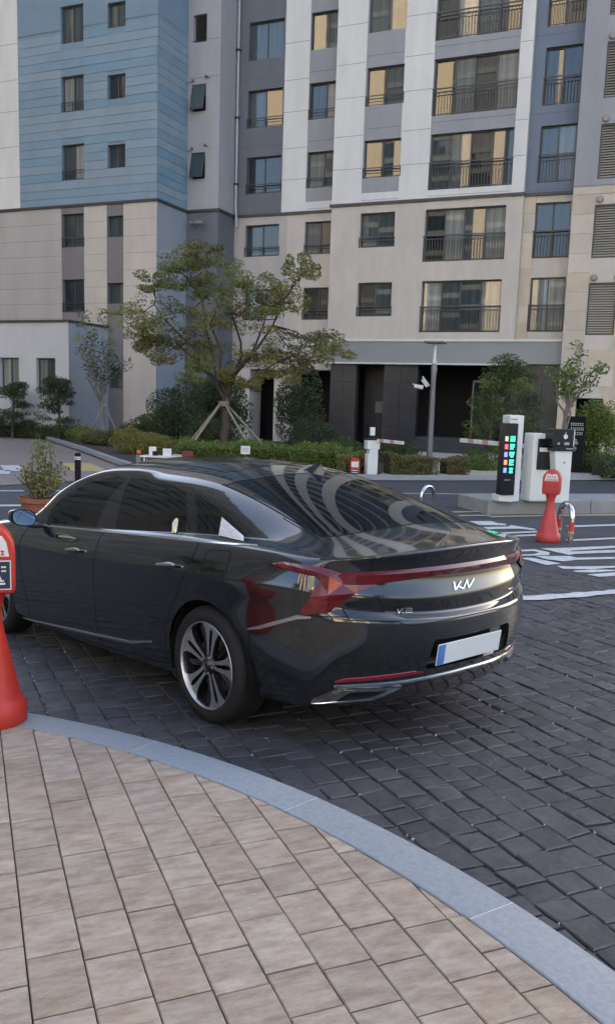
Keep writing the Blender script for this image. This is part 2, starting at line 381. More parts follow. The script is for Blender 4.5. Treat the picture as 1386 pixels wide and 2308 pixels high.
mb = MB(); mb.box(-12.95, -12.40, 37.12, 37.18, 1.55, 2.05); bpart('vent_panel', mb, mat('vent_panel', (.16,.16,.15), rough=.6))
mb = MB(); mb.box(-8.9, -7.2, 38.5, 38.55, .6, 3.0); bpart('entrance_door', mb, glass_m)
mb = MB()
for x in (-8.95,-8.05,-7.2): mb.box(x, x+.06, 38.42, 38.5, .6, 3.05)
mb.box(-8.95, -7.14, 38.42, 38.5, 3.0, 3.1); bpart('door_frame', mb, mat('door_frame_steel', (.25,.26,.27), rough=.35, metal=.6))
# entrance steps
step_m = mat('dark_step', (.045,.045,.048), rough=.6, noise=.2, nscale=6)
for k in range(5):
    mb = MB(); mb.box(-10.4, -7.4, 33.6+.34*k, 36.4, .0 if k == 0 else .13*k+.002, .13*(k+1)); bpart('step', mb, step_m)
# windows -----------------------------------------------------------
WCACHE = {}
def window(x0, x1, z0, z1, Y, kind, rail=True, split=None, back=.16, rnd_=rnd):
    w, h = x1-x0, z1-z0; key = (round(w, 2), round(h, 2), kind)
    if key not in WCACHE:
        f = MB(); t = .055
        f.box(0, w, 0, .06, 0, t); f.box(0, w, 0, .06, h-t, h); f.box(0, t, 0, .06, t, h-t); f.box(w-t, w, 0, .06, t, h-t)
        if kind == 'balcony': ds = [.25, .49, .75]
        elif kind == 'single': ds = []
        else: ds = [.5]
        xs = [0]+[w*d for d in ds]+[w]
        for d in ds: f.box(w*d-.03, w*d+.03, -.012, .05, t, h-t)
        fm = f.mesh('window_frame', frame_m)
        panes = []
        for i in range(len(xs)-1):
            a = xs[i]+(.055 if i == 0 else .03); b = xs[i+1]-(.055 if i == len(xs)-2 else .03); p = MB(); hw = (b-a)/2
            p.poly([(-hw,0,t),(hw,0,t),(hw,0,h-t),(-hw,0,h-t)]); panes.append(((a+b)/2, .018 if i % 2 else .034, p.mesh('pane', glass_m)))
        rl = None
        if kind in ('balcony', 'tall'):
            r = MB(); rh = 1.05
            r.box(-.05, w+.05, -.06, -.02, rh-.045, rh); r.box(-.02, w+.02, -.055, -.025, rh-.17, rh-.14); r.box(-.02, w+.02, -.055, -.025, .04, .07)
            n = int(w/.115)
            for i in range(n+1): r.box(w*i/n-.011, w*i/n+.011, -.05, -.03, .07, rh-.14)
            for xx in (-.03, w*.5, w): r.box(xx, xx+.035, -.06, -.02, 0, rh)
            rl = r.mesh('railing', rail_m)
        elif kind in ('pair', 'slim'):
            r = MB(); rh = .42
            r.box(-.04, w+.04, -.05, -.02, rh-.035, rh); r.box(-.0, w, -.045, -.025, rh-.15, rh-.125); r.box(-.04, 0, -.05, -.02, 0, rh); r.box(w, w+.04, -.05, -.02, 0, rh); r.box(w*.48, w*.48+.025, -.045, -.025, 0, rh); r.box(0, w, -.045, -.025, .03, .055)
            rl = r.mesh('railing', rail_m)
        WCACHE[key] = (fm, panes, rl)
    fm, panes, rl = WCACHE[key]
    o = link('window', fm, bld, (x0-BX, Y+back-BY, z0))
    for cx, cy, pm in panes:
        p = link('pane', pm, o, (cx, cy, 0)); p.rotation_euler = (R(rnd_.uniform(-.5, .5)), 0, R(rnd_.uniform(-1.7, 1.7)))
    if rl: link('railing', rl, o, (0, -back+.05, 0))
    return o
VIS = 16.5
upper = MB(); upg = MB()
def place(holes, Y, kind, back=.16):
    for h in holes:
        if h[2] < VIS: window(*h, Y, kind, back=back)
        else:
            a, b, c, d = h; upg.box(a+.05, b-.05, Y+.17, Y+.19, c+.05, d-.05)
            for q in ((a, b, c, c+.05), (a, b, d-.05, d), (a, a+.05, c, d), (b-.05, b, c, d), ((a+b)/2-.03, (a+b)/2+.03, c, d)): upper.box(q[0], q[1], Y+.14, Y+.2, q[2], q[3])
place([h for h in HA], 32.95, 'slim'); place([h for h in HB if h[2] > 4], 32.95, 'pairsmall'); place([HB[-1]], 32.95, 'pairsmall'); place([h for h in HW if h[2] < 16.5], 32.95, 'slim')
place(HD, 36.9, 'pair'); place(HE, 36.9, 'pair'); place(HF, 36.05, 'pair'); place(HG, 36.05, 'balcony'); place(HR, 36.3, 'tall', back=.14)
place(HX, 35.5, 'pair'); place(HN, 30.2, 'pair2')
bpart('upper_window_frames', upper, frame_m, kind='stuff'); bpart('upper_window_panes', upg, glass_m, kind='stuff')
# tilted awning windows in the connector
for h in HC:
    if h[2] > VIS: continue
    a, b, c, d = h; w = b-a; hh = d-c
    mb = MB(); mb.box(0, w, .1, .14, 0, hh); f = link('window', mb.mesh('window_back', void_m), bld, (a-BX, 35.36-BY, c))
    mb = MB(); t = .05
    mb.box(0, w, -.02, .02, -hh, -hh+t); mb.box(0, w, -.02, .02, -t, 0); mb.box(0, t, -.02, .02, -hh+t, -t); mb.box(w-t, w, -.02, .02, -hh+t, -t)
    sh = mb.build('sash', frame_m, f); sh.location = (0, .0, hh-.01); sh.rotation_euler = (R(-13), 0, 0)
    mb = MB(); mb.box(t, w-t, -.005, .005, -hh+t, -t); p = mb.build('pane', glass_m, f); p.location = (0, .0, hh-.01); p.rotation_euler = (R(-13), 0, 0)
    for (x, y, zz, ex) in ((b-.03, 35.36, d+.22, .30), (a-.02, 35.36, d+.12, -.06)):
        mb = MB(); mb.box(x, x+.09, y-.09, y, zz, zz+.09); mb.tube([(x+.05, y-.05, zz+.05), (x+.05+ex, y-.28, zz-.12)], .022, 6); bpart('wall_fitting', mb, mat('fitting_grey', (.12,.12,.125), rough=.5) if not bpy.data.materials.get('fitting_grey') else bpy.data.materials['fitting_grey'])
# louvres at the right
lv_m = mat('louvre_metal', (.52,.48,.41), rough=.5, metal=.2)
slm = MB(); slm.box(0, 1.0, -.05, .05, -.006, .006); slat_me = slm.mesh('slat', lv_m)
vt = MB(); vt.lathe([(.001,.10),(.10,.09),(.13,.04),(.13,0)], 16, M=Matrix.Rotation(R(90), 4, 'X')); vent_me = vt.mesh('round_vent', mat('vent_cap', (.30,.28,.26), rough=.5))
for h in HL:
    if h[2] > VIS: continue
    a, b, c, d = h; mb = MB(); t = .06; w = b-a; hh = d-c
    mb.box(0, w, 0, .06, 0, t); mb.box(0, w, 0, .06, hh-t, hh); mb.box(0, t, 0, .06, t, hh-t); mb.box(w-t, w, 0, .06, t, hh-t); mb.box(t, w-t, .13, .14, t, hh-t)
    f = link('louvre', mb.mesh('louvre_frame', frame_m), bld, (a-BX, 35.5+.05-BY, c)); n = 20
    for i in range(n):
        s = link('slat', slat_me, f, (t, .06, t+(hh-2*t)*(i+.5)/n)); s.rotation_euler = (R(38), 0, 0); s.scale = (w-2*t, 1, 1)
    for x in (a+.17, b-.02): link('round_vent', vent_me, bld, (x-BX, 35.5-BY, d+.18))
# rain pipe in the corner with its elbow, and the flood lights below the ledge
mb = MB(); mb.tube([(-19.97,36.78,60),(-19.97,36.78,LZ+.62),(-19.95,36.74,LZ+.35),(-19.90,36.72,LZ+.05),(-19.88,36.74,LZ-.5)], .055, 8); bpart('rain_pipe', mb, pipe_m, smooth=True)
for zz in (11.6, 14.45, 17.3): mb = MB(); mb.box(-20.05, -19.87, 36.68, 36.86, zz, zz+.07); bpart('pipe_clamp', mb, frame_m)
mb = MB(); mb.box(-21.3, -20.75, 34.95, 35.02, 9.62, 9.70); mb.box(-20.95, -20.62, 34.85, 35.05, 9.58, 9.72); mb.box(-21.3, -21.2, 35.0, 35.36, 9.6, 9.75); bpart('flood_light', mb, mat('flood_light_grey', (.2,.2,.21), rough=.4))

# ------------------------------------------------------------------ towers across the road (seen only as reflections)
def tower(x0, x1, Y, zt, floors, label, m1, m2, pier=4.2, pitch=13.0):
    t = empty('apartment_tower', ((x0+x1)/2, Y, 0)); tag(t, label, 'building')
    cx = (x0+x1)/2; w = x1-x0; fh = zt/floors
    b = MB(); b.box(x0-cx, x1-cx, -14, -.25, -.3, zt); b.build('wall', m2, t)
    nb = max(1, int(w/pitch))
    for i in range(nb+1):
        xx = -w/2+w*i/nb; p = MB(); p.box(xx-pier/2, xx+pier/2, -.25, .35, -.3, zt+1.2); p.build('pier', m1, t)
    for k in range(floors): s = MB(); s.box(-w/2, w/2, -.25, .10, k*fh+2.15, k*fh+2.95); s.build('floor_band', m2, t)
    g = MB()
    for k in range(floors): g.box(-w/2+.1, w/2-.1, -.25, -.1, k*fh+.0, k*fh+2.15)
    g.build('window_band', glass_m, t, kind='stuff')
    return t
warm1 = mat('tower_cream', (.52,.46,.35), rough=.8); warm2 = mat('tower_grey', (.10,.105,.11), rough=.8); warm3 = mat('tower_white', (.45,.43,.38), rough=.8)
tower(-62, -30, -66, 66, 22, 'cream and grey apartment tower across the road, mirrored in the windows', warm1, warm2)
tower(-17, 6, -74, 75, 25, 'white and grey apartment tower across the road, mirrored in the car boot', warm3, warm2, 1.6, 5.0)
tower(26, 60, -60, 54, 18, 'grey and cream apartment slab across the road, behind the camera', warm1, warm2)

tl = tower(-26, 26, 0, 60, 21, 'dark grey apartment slab to the left, mirrored in the car side windows', warm2, mat('tower_slate', (.13,.13,.135), rough=.8), 1.5, 6.0)
tl.location = (-54, 4, 0); tl.rotation_euler = (0, 0, R(-90))

# ------------------------------------------------------------------ the parked saloon
# local frame: x forward from the rear axle, y to the car's left, z up from the ground it stands on
CAR_M = Matrix(((-0.907609, -0.418276, -0.034180+0.0), (0.418393, -0.908264, 0.015730), (0, 0, 1))).to_4x4()
def car_matrix():
    yaw = 2.7100626; n = Vector((-0.03417611, 0.01572811, 1)).normalized()
    h = Vector((math.cos(yaw), math.sin(yaw), 0)); h = (h - n*h.dot(n)).normalized(); l = n.cross(h)
    m = Matrix((h, l, n)).transposed().to_4x4(); m.translation = (-1.97197, 4.92660, 0.0)
    return m
CAR_W = car_matrix()
FR = [0, .30, .55, .76, .91, 1.0]
SX = [None, -.66, -.48, -.28, 0, .3, .6, 1.0, 1.4, 1.75, 2.1, 2.4, 2.7, 2.95, 3.2, 3.45, 3.62]
ZK = [-.82, -.4, 0, .4, 1.3, 2.4, 2.9, 3.3, 3.62]
ZR = [[.25,.23,.21,.19,.17,.16,.19,.20,.22], [.31,.28,.25,.22,.195,.19,.22,.23,.25], [.44,.42,.40,.37,.30,.23,.29,.31,.34], [.59,.58,.56,.53,.48,.45,.47,.48,.48],
      [.74,.73,.72,.70,.67,.64,.63,.60,.58], [.80,.795,.785,.77,.735,.705,.69,.655,.62], [.865,.865,.86,.845,.805,.775,.75,.71,.66], [.955,.96,.955,.95,.905,.865,.84,.79,.72], [1.015,1.035,1.03,1.02,.965,.915,.895,.85,.78]]
WR = [.85, .895, .925, .945, .952, .950, .945, .918, .872]
PX = [-.82, -.6, -.3, 0, .4, 2.6, 2.95, 3.3, 3.62]; PW = [.912, .959, .987, .999, .996, .995, .985, .945, .85]
RXC = [-1.00, -1.075, -1.14, -1.175, -1.166, -1.116, -1.130, -1.085, -1.16]
RZC = [.25, .30, .42, .56, .700, .722, .80, .945, 1.065]
FXC = [3.70, 3.79, 3.85, 3.865, 3.86, 3.85, 3.83, 3.78, 3.70]
# top surface per side column: centre x, then (y, z) from the glass base inwards to the centre line
TOP = {1: (-.93, [(.755,1.035),(.64,1.052),(.49,1.066),(.26,1.077),(0,1.083)]),
 2: (-.70, [(.745,1.052),(.645,1.085),(.52,1.118),(.28,1.138),(0,1.146)]),
 3: (-.44, [(.755,1.064),(.665,1.132),(.535,1.192),(.29,1.222),(0,1.232)]),
 4: (-.10, [(.79,1.060),(.705,1.175),(.553,1.280),(.30,1.328),(0,1.342)]),
 5: (.22, [(.815,1.048),(.72,1.212),(.568,1.343),(.305,1.402),(0,1.416)]),
 6: (.56, [(.825,1.030),(.735,1.222),(.580,1.378),(.31,1.440),(0,1.452)]),
 7: (1.0, [(.832,1.005),(.742,1.216),(.588,1.388),(.31,1.452),(0,1.463)]),
 8: (1.38, [(.838,.985),(.752,1.205),(.598,1.382),(.31,1.445),(0,1.458)]),
 9: (1.66, [(.848,.97),(.775,1.18),(.622,1.362),(.32,1.422),(0,1.436)]),
 10: (2.02, [(.864,.955),(.838,1.075),(.768,1.20),(.39,1.295),(0,1.318)]),
 11: (2.44, [(.862,.94),(.84,.962),(.755,.99),(.40,1.075),(0,1.095)]),
 12: (2.80, [(.845,.925),(.78,.945),(.66,.957),(.35,.98),(0,.988)]),
 13: (3.02, [(.82,.912),(.74,.925),(.61,.935),(.32,.947),(0,.952)]),
 14: (3.28, [(.78,.872),(.71,.888),(.58,.898),(.30,.910),(0,.915)]),
 15: (3.53, [(.73,.825),(.66,.840),(.54,.852),(.28,.862),(0,.866)])}
def car_cage():
    bm = bmesh.new(); cr = bm.edges.layers.float.new('crease_edge')
    NV, NS = 9, len(SX)
    HF = [.98, .975, .968, .964, .972, .990, 1.010, 1.004, 1.0]
    def wid(v, x): return WR[v]*interp(x, PX, PW)*(1+(HF[v]-1)*(1-smoothstep(.0, .7, x)))
    S = {}
    for v in range(NV):
        xc0 = RXC[v]+.335
        for i in range(NS):
            x = xc0 if i == 0 else SX[i]
            S[v, i] = bm.verts.new((x, wid(v, x), interp(x, ZK, ZR[v])))
    Rr, Ff = {}, {}
    for v in range(NV):
        for tab, XC, sg, i0 in ((Rr, RXC, 1, 0), (Ff, FXC, -1, NS-1)):
            e = S[v, i0].co
            for k in range(6):
                if k == 5: tab[v, k] = S[v, i0]; continue
                t = FR[k]; x = XC[v] + (e.x-XC[v])*t**2.8
                zc = RZC[v] if sg == 1 else e.z+.01
                tab[v, k] = bm.verts.new((x, e.y*t, zc+(e.z-zc)*t*t))
    T = {}
    for i in range(NS):
        for k in range(6):
            if k == 5: T[i, k] = S[8, i]
            elif i == 0: T[i, k] = Rr[8, k]
            elif i == NS-1: T[i, k] = Ff[8, k]
            else:
                xc, yz = TOP[i]; y, z = yz[4-k]; ex = S[8, i].co
                T[i, k] = bm.verts.new((xc+(ex.x-xc)*(y/ex.y)**2, y, z))
    for v in range(NV-1):
        for i in range(NS-1): bm.faces.new((S[v, i+1], S[v, i], S[v+1, i], S[v+1, i+1]))
        for k in range(5):
            bm.faces.new((Rr[v, k+1], Rr[v, k], Rr[v+1, k], Rr[v+1, k+1]))
            bm.faces.new((Ff[v, k], Ff[v, k+1], Ff[v+1, k+1], Ff[v+1, k]))
    for i in range(NS-1):
        for k in range(5): bm.faces.new((T[i+1, k], T[i+1, k+1], T[i, k+1], T[i, k]))
    def crease(a, b, c):
        e = bm.edges.get((a, b))
        if e: e[cr] = c
    for k in range(5): 
        crease(Rr[8, k], Rr[8, k+1], .9); crease(Ff[8, k], Ff[8, k+1], .4); crease(Rr[4, k], Rr[4, k+1], .6 if k < 4 else .3)
        crease(Rr[5, k], Rr[5, k+1], .7 if k < 4 else .3); crease(Rr[6, k], Rr[6, k+1], .7 if k < 3 else .3)
    for i in range(1, 10): crease(T[i, 4], T[i+1, 4], .75)
    crease(T[0, 4], T[1, 4], .2)
    for i in range(7, 11): crease(T[i, 2], T[i+1, 2], .5)
    for i in range(0, NS-1): crease(S[6, i], S[6, i+1], .35); crease(S[2, i], S[2, i+1], .3)
    return bm
def car_half(level=3):
    bm = car_cage()
    # mirror so that the subdivision is smooth across the centre line
    g = bm.verts[:] + bm.edges[:] + bm.faces[:]
    r = bmesh.ops.duplicate(bm, geom=g)
    nv = [x for x in r['geom'] if isinstance(x, bmesh.types.BMVert)]
    for q in nv: q.co.y *= -1
    bmesh.ops.reverse_faces(bm, faces=[x for x in r['geom'] if isinstance(x, bmesh.types.BMFace)])
    bmesh.ops.remove_doubles(bm, verts=bm.verts, dist=1e-5)
    me = bpy.data.meshes.new('body_cage'); bm.to_mesh(me); bm.free()
    o = bpy.data.objects.new('body_cage', me); COL.objects.link(o)
    md = o.modifiers.new('s', 'SUBSURF'); md.levels = level; md.render_levels = level
    dg = bpy.context.evaluated_depsgraph_get(); ev = o.evaluated_get(dg)
    m2 = bpy.data.meshes.new_from_object(ev)
    bpy.data.objects.remove(o); bpy.data.meshes.remove(me)
    return m2

# ------------------------------------------------------------------ ground, roadway, kerb, setts and pavers
asphalt = mat('asphalt', (.052,.056,.063), rough=.75, noise=.25, nscale=3.0, bump=.25, bscale=160)
bed_m = mat('joint_dirt', (.075,.070,.066), rough=.95, noise=.5, nscale=30)
def sheet(name, xs, ys, zf, m, keep=None, kind='structure'):
    me = bpy.data.meshes.new(name); nx, ny = len(xs), len(ys)
    V = [(x, y, zf(x, y)) for y in ys for x in xs]; F = []
    for j in range(ny-1):
        for i in range(nx-1):
            if keep is None or keep((xs[i]+xs[i+1])/2, (ys[j]+ys[j+1])/2): F.append((j*nx+i, j*nx+i+1, (j+1)*nx+i+1, (j+1)*nx+i))
    me.from_pydata(V, [], F); me.materials.append(m); me.polygons.foreach_set('use_smooth', [True]*len(F)); me.update()
    return link(name, me, kind=kind)
fx = [-400,-200,-100,-60,-40]+[-36+i*1.0 for i in range(0, 23)]+[-13+i*.5 for i in range(0, 40)]+[7,9,12,16,25,45,90,200,400]
fy = [-400,-200,-100,-60,-30,-20,-14,-10]+[-8+i*.5 for i in range(0, 56)]+[20+i for i in range(0, 30)]+[52,60,80,120,200,400]
sheet('ground', fx, fy, lambda x, y: G(x, y)-.0125, bed_m)['label'] = 'dark earth under the setts and paving'
sett_side = lambda x, y: -.669*x+.743*y
road = sheet('road', [-60+i*1.0 for i in range(40)]+[-20+i*.25 for i in range(0, 141)]+[16+i*2 for i in range(20)], [-2+i*.25 for i in range(0, 96)]+[22+i for i in range(8)], lambda x, y: G(x, y)-.002, asphalt, lambda x, y: sett_side(x, y) > 8.6 or x > 6)
road['label'] = 'asphalt lane at the car park gate behind the car'
KC = Vector((-3.12, -1.22)); KI, KO = 4.585, 4.785
NRM = Vector((-.03418, .01573, 1)).normalized()
# pavement bed under the pavers
mb = MB(); n = 96; ring = [(KC.x+(KI+.02)*math.cos(2*math.pi*i/n), KC.y+(KI+.02)*math.sin(2*math.pi*i/n)) for i in range(n)]
for i in range(n):
    a, b = ring[i], ring[(i+1) % n]; mb.poly([(KC.x, KC.y, G(*KC)+.088), (a[0], a[1], G(*a)+.088), (b[0], b[1], G(*b)+.088)])
pav = mb.build('pavement', mat('paver_joint', (.055,.043,.034), rough=.95, noise=.4, nscale=50), kind='structure'); pav['label'] = 'rounded pavement corner laid with tan pavers'
# kerb stones, one object each
granite = mat('kerb_granite', (.235,.258,.280), rough=.62, noise=.15, nscale=45, bump=.12, bscale=170, objvar=.06)
kerb = empty('kerb', (0, 0, 0)); kerb['kind'] = 'structure'; kerb['label'] = 'curved blue-grey granite kerb along the pavement'
ang = 79.8+12.3*9
mort = MB()
while ang > -200:
    a0, a1 = R(ang), R(ang-12.3); da = .0035/KO; mb = MB(); m = 8; k = 7
    prof = [(KI, -.06), (KI, .118), (KI+.004, .1225), (KO-.018, .1225), (KO-.006, .117), (KO, .103), (KO+.004, -.06)]
    for i in range(m+1):
        t = a0-da+(a1-a0+2*da)*i/m
        for r, z in prof:
            x, y = KC.x+r*math.cos(t), KC.y+r*math.sin(t); mb.v.append((x, y, G(x, y)+z))
    for i in range(m):
        for j in range(k-1): mb.f.append((i*k+j, i*k+j+1, (i+1)*k+j+1, (i+1)*k+j)); mb.mi.append(0)
    mb.f.append(tuple(range(k))[::-1]); mb.f.append(tuple(m*k+j for j in range(k))); mb.mi += [0, 0]
    mb.build('kerb_stone', granite, kerb, smooth=True)
    for i, tt in enumerate((a1-.0045/KO, a1+.0045/KO)): pass
    q = []
    for r, s in ((KI+.003, 1), (KO-.012, 1), (KO-.012, -1), (KI+.003, -1)):
        t = a1+s*.0075/KO; x, y = KC.x+r*math.cos(t), KC.y+r*math.sin(t); q.append((x, y, G(x, y)+.1205))
    mort.poly(q); ang -= 12.3
mort.build('mortar_joint', mat('mortar', (.55,.56,.56), rough=.9), kerb)
# tan pavers
def stone_mat(name, c1, c2, rough, nscale, stretch, objv, bump):
    m = mat(name, c1, rough=rough, noise=.3, nscale=nscale, col2=c2, bump=bump, bscale=130, objvar=objv, stretch=stretch, coord='Object')
    nt = m.node_tree; L = nt.links
    # shift the pattern from stone to stone
    mp = [n for n in nt.nodes if n.type == 'MAPPING'][0]; oi = [n for n in nt.nodes if n.type == 'OBJECT_INFO'][0]
    geo = nt.nodes.new('ShaderNodeNewGeometry'); ad = nt.nodes.new('ShaderNodeMath'); ad.operation = 'ADD'; L.new(oi.outputs['Random'], ad.inputs[0]); L.new(geo.outputs['Random Per Island'], ad.inputs[1])
    mu = nt.nodes.new('ShaderNodeMath'); mu.operation = 'MULTIPLY'; mu.inputs[1].default_value = 40; L.new(ad.outputs[0], mu.inputs[0])
    cb = nt.nodes.new('ShaderNodeCombineXYZ')
    for i in range(3): L.new(mu.outputs[0], cb.inputs[i])
    L.new(cb.outputs[0], mp.inputs['Location'])
    # brightness from object and island together
    mr = [n for n in nt.nodes if n.type == 'MAP_RANGE' and n.inputs[0].is_linked and n.inputs[0].links[0].from_node == oi][0]
    fr = nt.nodes.new('ShaderNodeMath'); fr.operation = 'FRACT'; L.new(ad.outputs[0], fr.inputs[0]); L.new(fr.outputs[0], mr.inputs[0])
    return m
paver_m = stone_mat('paver_stone', (.245,.183,.138), (.382,.318,.250), .78, 8.0, (1.0, 2.6, 1.0), .10, .2)
for n_ in paver_m.node_tree.nodes:
    if n_.type == 'MAP_RANGE' and abs(n_.inputs[1].default_value-.3) < 1e-4: n_.inputs[1].default_value = .37; n_.inputs[2].default_value = .63
    if n_.type == 'MAP_RANGE' and abs(n_.inputs[3].default_value-.75) < 1e-4: n_.inputs[3].default_value = .9; n_.inputs[4].default_value = 1.12
    if n_.type == 'TEX_NOISE' and n_.inputs['Scale'].default_value == 8.0: n_.inputs['Detail'].default_value = 8; n_.inputs['Roughness'].default_value = .72
sett_m = stone_mat('sett_stone', (.046,.046,.051), (.072,.070,.076), .54, 9, (1, 1, 1), .20, .5)
for n_ in sett_m.node_tree.nodes:
    if n_.type == 'BUMP': n_.inputs['Distance'].default_value = .02
    if n_.type == 'TEX_NOISE' and n_.inputs['Scale'].default_value == 130: n_.inputs['Scale'].default_value = 17
PD = Vector((-.70397, .71023)); PE = Vector((.71023, .70397))
def clip(poly, nx, ny, c):
    out = []
    for i in range(len(poly)):
        p, q = poly[i], poly[(i+1) % len(poly)]; dp, dq = nx*p[0]+ny*p[1]-c, nx*q[0]+ny*q[1]-c
        if dp <= 0: out.append(p)
        if dp*dq < 0: t = dp/(dp-dq); out.append((p[0]+(q[0]-p[0])*t, p[1]+(q[1]-p[1])*t))
    return out
def slab(mb, pts, ztop, ch=.004, thick=.05, tilt=(0, 0)):
    """a stone with a small chamfer; pts counter-clockwise in world xy"""
    n = len(pts); cx = sum(p[0] for p in pts)/n; cy = sum(p[1] for p in pts)/n; n0 = len(mb.v)
    def ins(p, d):
        dx, dy = cx-p[0], cy-p[1]; l = math.hypot(dx, dy) or 1; d = min(d*1.4, l*.4); return p[0]+dx/l*d, p[1]+dy/l*d
    for lev in range(3):
        for p in pts:
            x, y = p if lev < 2 else ins(p, ch)
            z = G(x, y)+ztop+tilt[0]*(x-cx)+tilt[1]*(y-cy) - (thick if lev == 0 else ch*.8 if lev == 1 else 0); mb.v.append((x, y, z))
    for lev in range(2):
        for i in range(n):
            j = (i+1) % n; mb.f.append((n0+lev*n+i, n0+lev*n+j, n0+(lev+1)*n+j, n0+(lev+1)*n+i)); mb.mi.append(0)
    mb.f.append(tuple(n0+2*n+i for i in range(n))); mb.mi.append(0)
r5 = random.Random(21); PV = []
for k in range(-30, 30):
    e0 = .122+.1565*k; d = -3.0+r5.random()*.2
    while d < 6.5:
        ln = r5.choice((.188,.196,.196,.23,.236,.28)); e1 = e0+.1565; g_ = .0021
        g2 = g_+r5.uniform(.0004, .0014); q = [PE*(e0+g_)+PD*(d+g2), PE*(e1-g_)+PD*(d+g2), PE*(e1-g_)+PD*(d+ln-g2), PE*(e0+g_)+PD*(d+ln-g2)]
        d += ln
        c = sum(q, Vector((0, 0)))/4; v = c-KC
        if v.length > KI+.16 or c.y < -.3 or c.x < -5.5 or c.x > 1.6: continue
        u = v.normalized(); pl = clip([tuple(p) for p in q], u.x, u.y, u.x*KC.x+u.y*KC.y+KI-.006)
        if len(pl) < 3: continue
        ar = abs(sum(pl[i][0]*pl[(i+1) % len(pl)][1]-pl[(i+1) % len(pl)][0]*pl[i][1] for i in range(len(pl))))/2
        if ar < .0012: continue
        PV.append((c.length, pl))
fwd = Vector((-.396, .918))
PV.sort(key=lambda t: (0 if Vector(t[1][0]).dot(fwd) > .9 and abs(Vector(t[1][0]).dot(Vector((fwd.y, -fwd.x)))) < .42*Vector(t[1][0]).dot(fwd)+.3 else 1, t[0]))
rest = MB()
for i, (dd, pl) in enumerate(PV):
    tl = (r5.uniform(-.006, .006), r5.uniform(-.006, .006)); zt = .12+r5.uniform(-.0015, .0015)
    if sum((pl[j][0]*pl[(j+1) % len(pl)][1]-pl[(j+1) % len(pl)][0]*pl[j][1]) for j in range(len(pl))) < 0: pl = pl[::-1]
    if i < 300:
        mb = MB(); slab(mb, pl, zt, tilt=tl)
        cx, cy = sum(p[0] for p in pl)/len(pl), sum(p[1] for p in pl)/len(pl); cz = G(cx, cy)+.12
        ca, sa = PE.x, PE.y
        mb.v = [((x-cx)*ca+(y-cy)*sa, -(x-cx)*sa+(y-cy)*ca, z-cz) for x, y, z in mb.v]
        o = mb.build('paver', paver_m, pav); o.location = (cx, cy, cz); o.rotation_euler = (0, 0, math.atan2(sa, ca))
    else: slab(rest, pl, zt, tilt=tl)
if rest.v: rest.build('far_pavers', paver_m, pav, kind='stuff')
# dark setts: rows at -43 degrees
ST = Vector((math.cos(R(-43.2)), math.sin(R(-43.2)))); SN = Vector((-ST.y, ST.x)); SETT = []
r6 = random.Random(5)
for k in range(-75, 118):
    n0 = k*.146+r6.uniform(-.006, .006); s = -16+r6.random()*.3
    while s < 14:
        ln = r6.choice((.10,.12,.135,.15,.17,.20))+r6.uniform(-.01,.01); c = ST*(s+ln/2)+SN*(n0+.073); s += ln
        if c.x < -11 or c.x > 5.5 or c.y < -3 or c.y > 14: continue
        if (c-KC).length < KO-.03 or sett_side(c.x, c.y) > 8.72 or c.y < -.6 or (c.y < 2.0 and c.x < -2): continue
        SETT.append((c, ln))
def sett_mesh(mb, c, ln, rr):
    g_ = .0045; hw = .073-g_; hl = ln/2-g_; wob = math.sin(c.dot(ST)*2.1+c.dot(SN)*7)*.006
    q = []
    for sx, sy in ((-1,-1),(1,-1),(1,1),(-1,1)):
        q.append(ST*(sx*hl+rr.uniform(-.009,.009))+SN*(sy*hw+rr.uniform(-.008,.006)+wob)+c)
    n0 = len(mb.v); zt = rr.uniform(-.003,.003); tx, ty = rr.uniform(-.02,.02), rr.uniform(-.02,.02)
    # bottom rim, shoulder rim, domed top
    for lev, (ins, z) in enumerate(((0,-.035),(.0,-.0055),(.005,-.0006),(.034,.0006))):
        for p in q:
            v = c-p; l = v.length; p2 = p+v/l*min(ins*1.3, l*.6); w = p2-c
            mb.v.append((p2.x, p2.y, G(p2.x, p2.y)+z+(0 if lev == 0 else zt+tx*w.dot(ST)+ty*w.dot(SN)) + (rr.uniform(-.002,.002) if lev > 1 else 0)))
    for lev in range(3):
        for i in range(4):
            j = (i+1) % 4; mb.f.append((n0+lev*4+i, n0+lev*4+j, n0+(lev+1)*4+j, n0+(lev+1)*4+i)); mb.mi.append(0)
    mb.f.append((n0+12, n0+13, n0+14, n0+15)); mb.mi.append(0)
def in_view(c):
    q = Vector((c.x, c.y)); f = q.dot(fwd); s = q.dot(Vector((fwd.y, -fwd.x))); return f > 2 and abs(s) < .36*f+.1
car_xy = lambda c: (CAR_W.inverted() @ Vector((c.x, c.y, 0)))
def hidden(c):
    p = car_xy(c); return -.9 < p.x < 3.9 and -.9 < p.y < .6
SETT.sort(key=lambda t: (0 if in_view(t[0]) and not hidden(t[0]) else 1, t[0].length))
setts = empty('sett_paving', (0, 0, 0)); setts['kind'] = 'structure'; setts['label'] = 'driveway of dark stone setts around the car'
rest = MB(); rl = random.Random(9)
for i, (c, ln) in enumerate(SETT):
    if i < 300:
        mb = MB(); sett_mesh(mb, c, ln, rl); z = G(c.x, c.y); mb.v = [(x-c.x, y-c.y, zz-z) for x, y, zz in mb.v]
        me = mb.mesh('sett', sett_m); me.polygons.foreach_set('use_smooth', [True]*len(me.polygons)); me.set_sharp_from_angle(angle=R(32)); o = link('sett', me, setts, (c.x, c.y, z))
    else: sett_mesh(rest, c, ln, rl)
me = rest.mesh('far_setts', sett_m); me.polygons.foreach_set('use_smooth', [True]*len(me.polygons)); me.set_sharp_from_angle(angle=R(32)); link('far_setts', me, setts, kind='stuff')
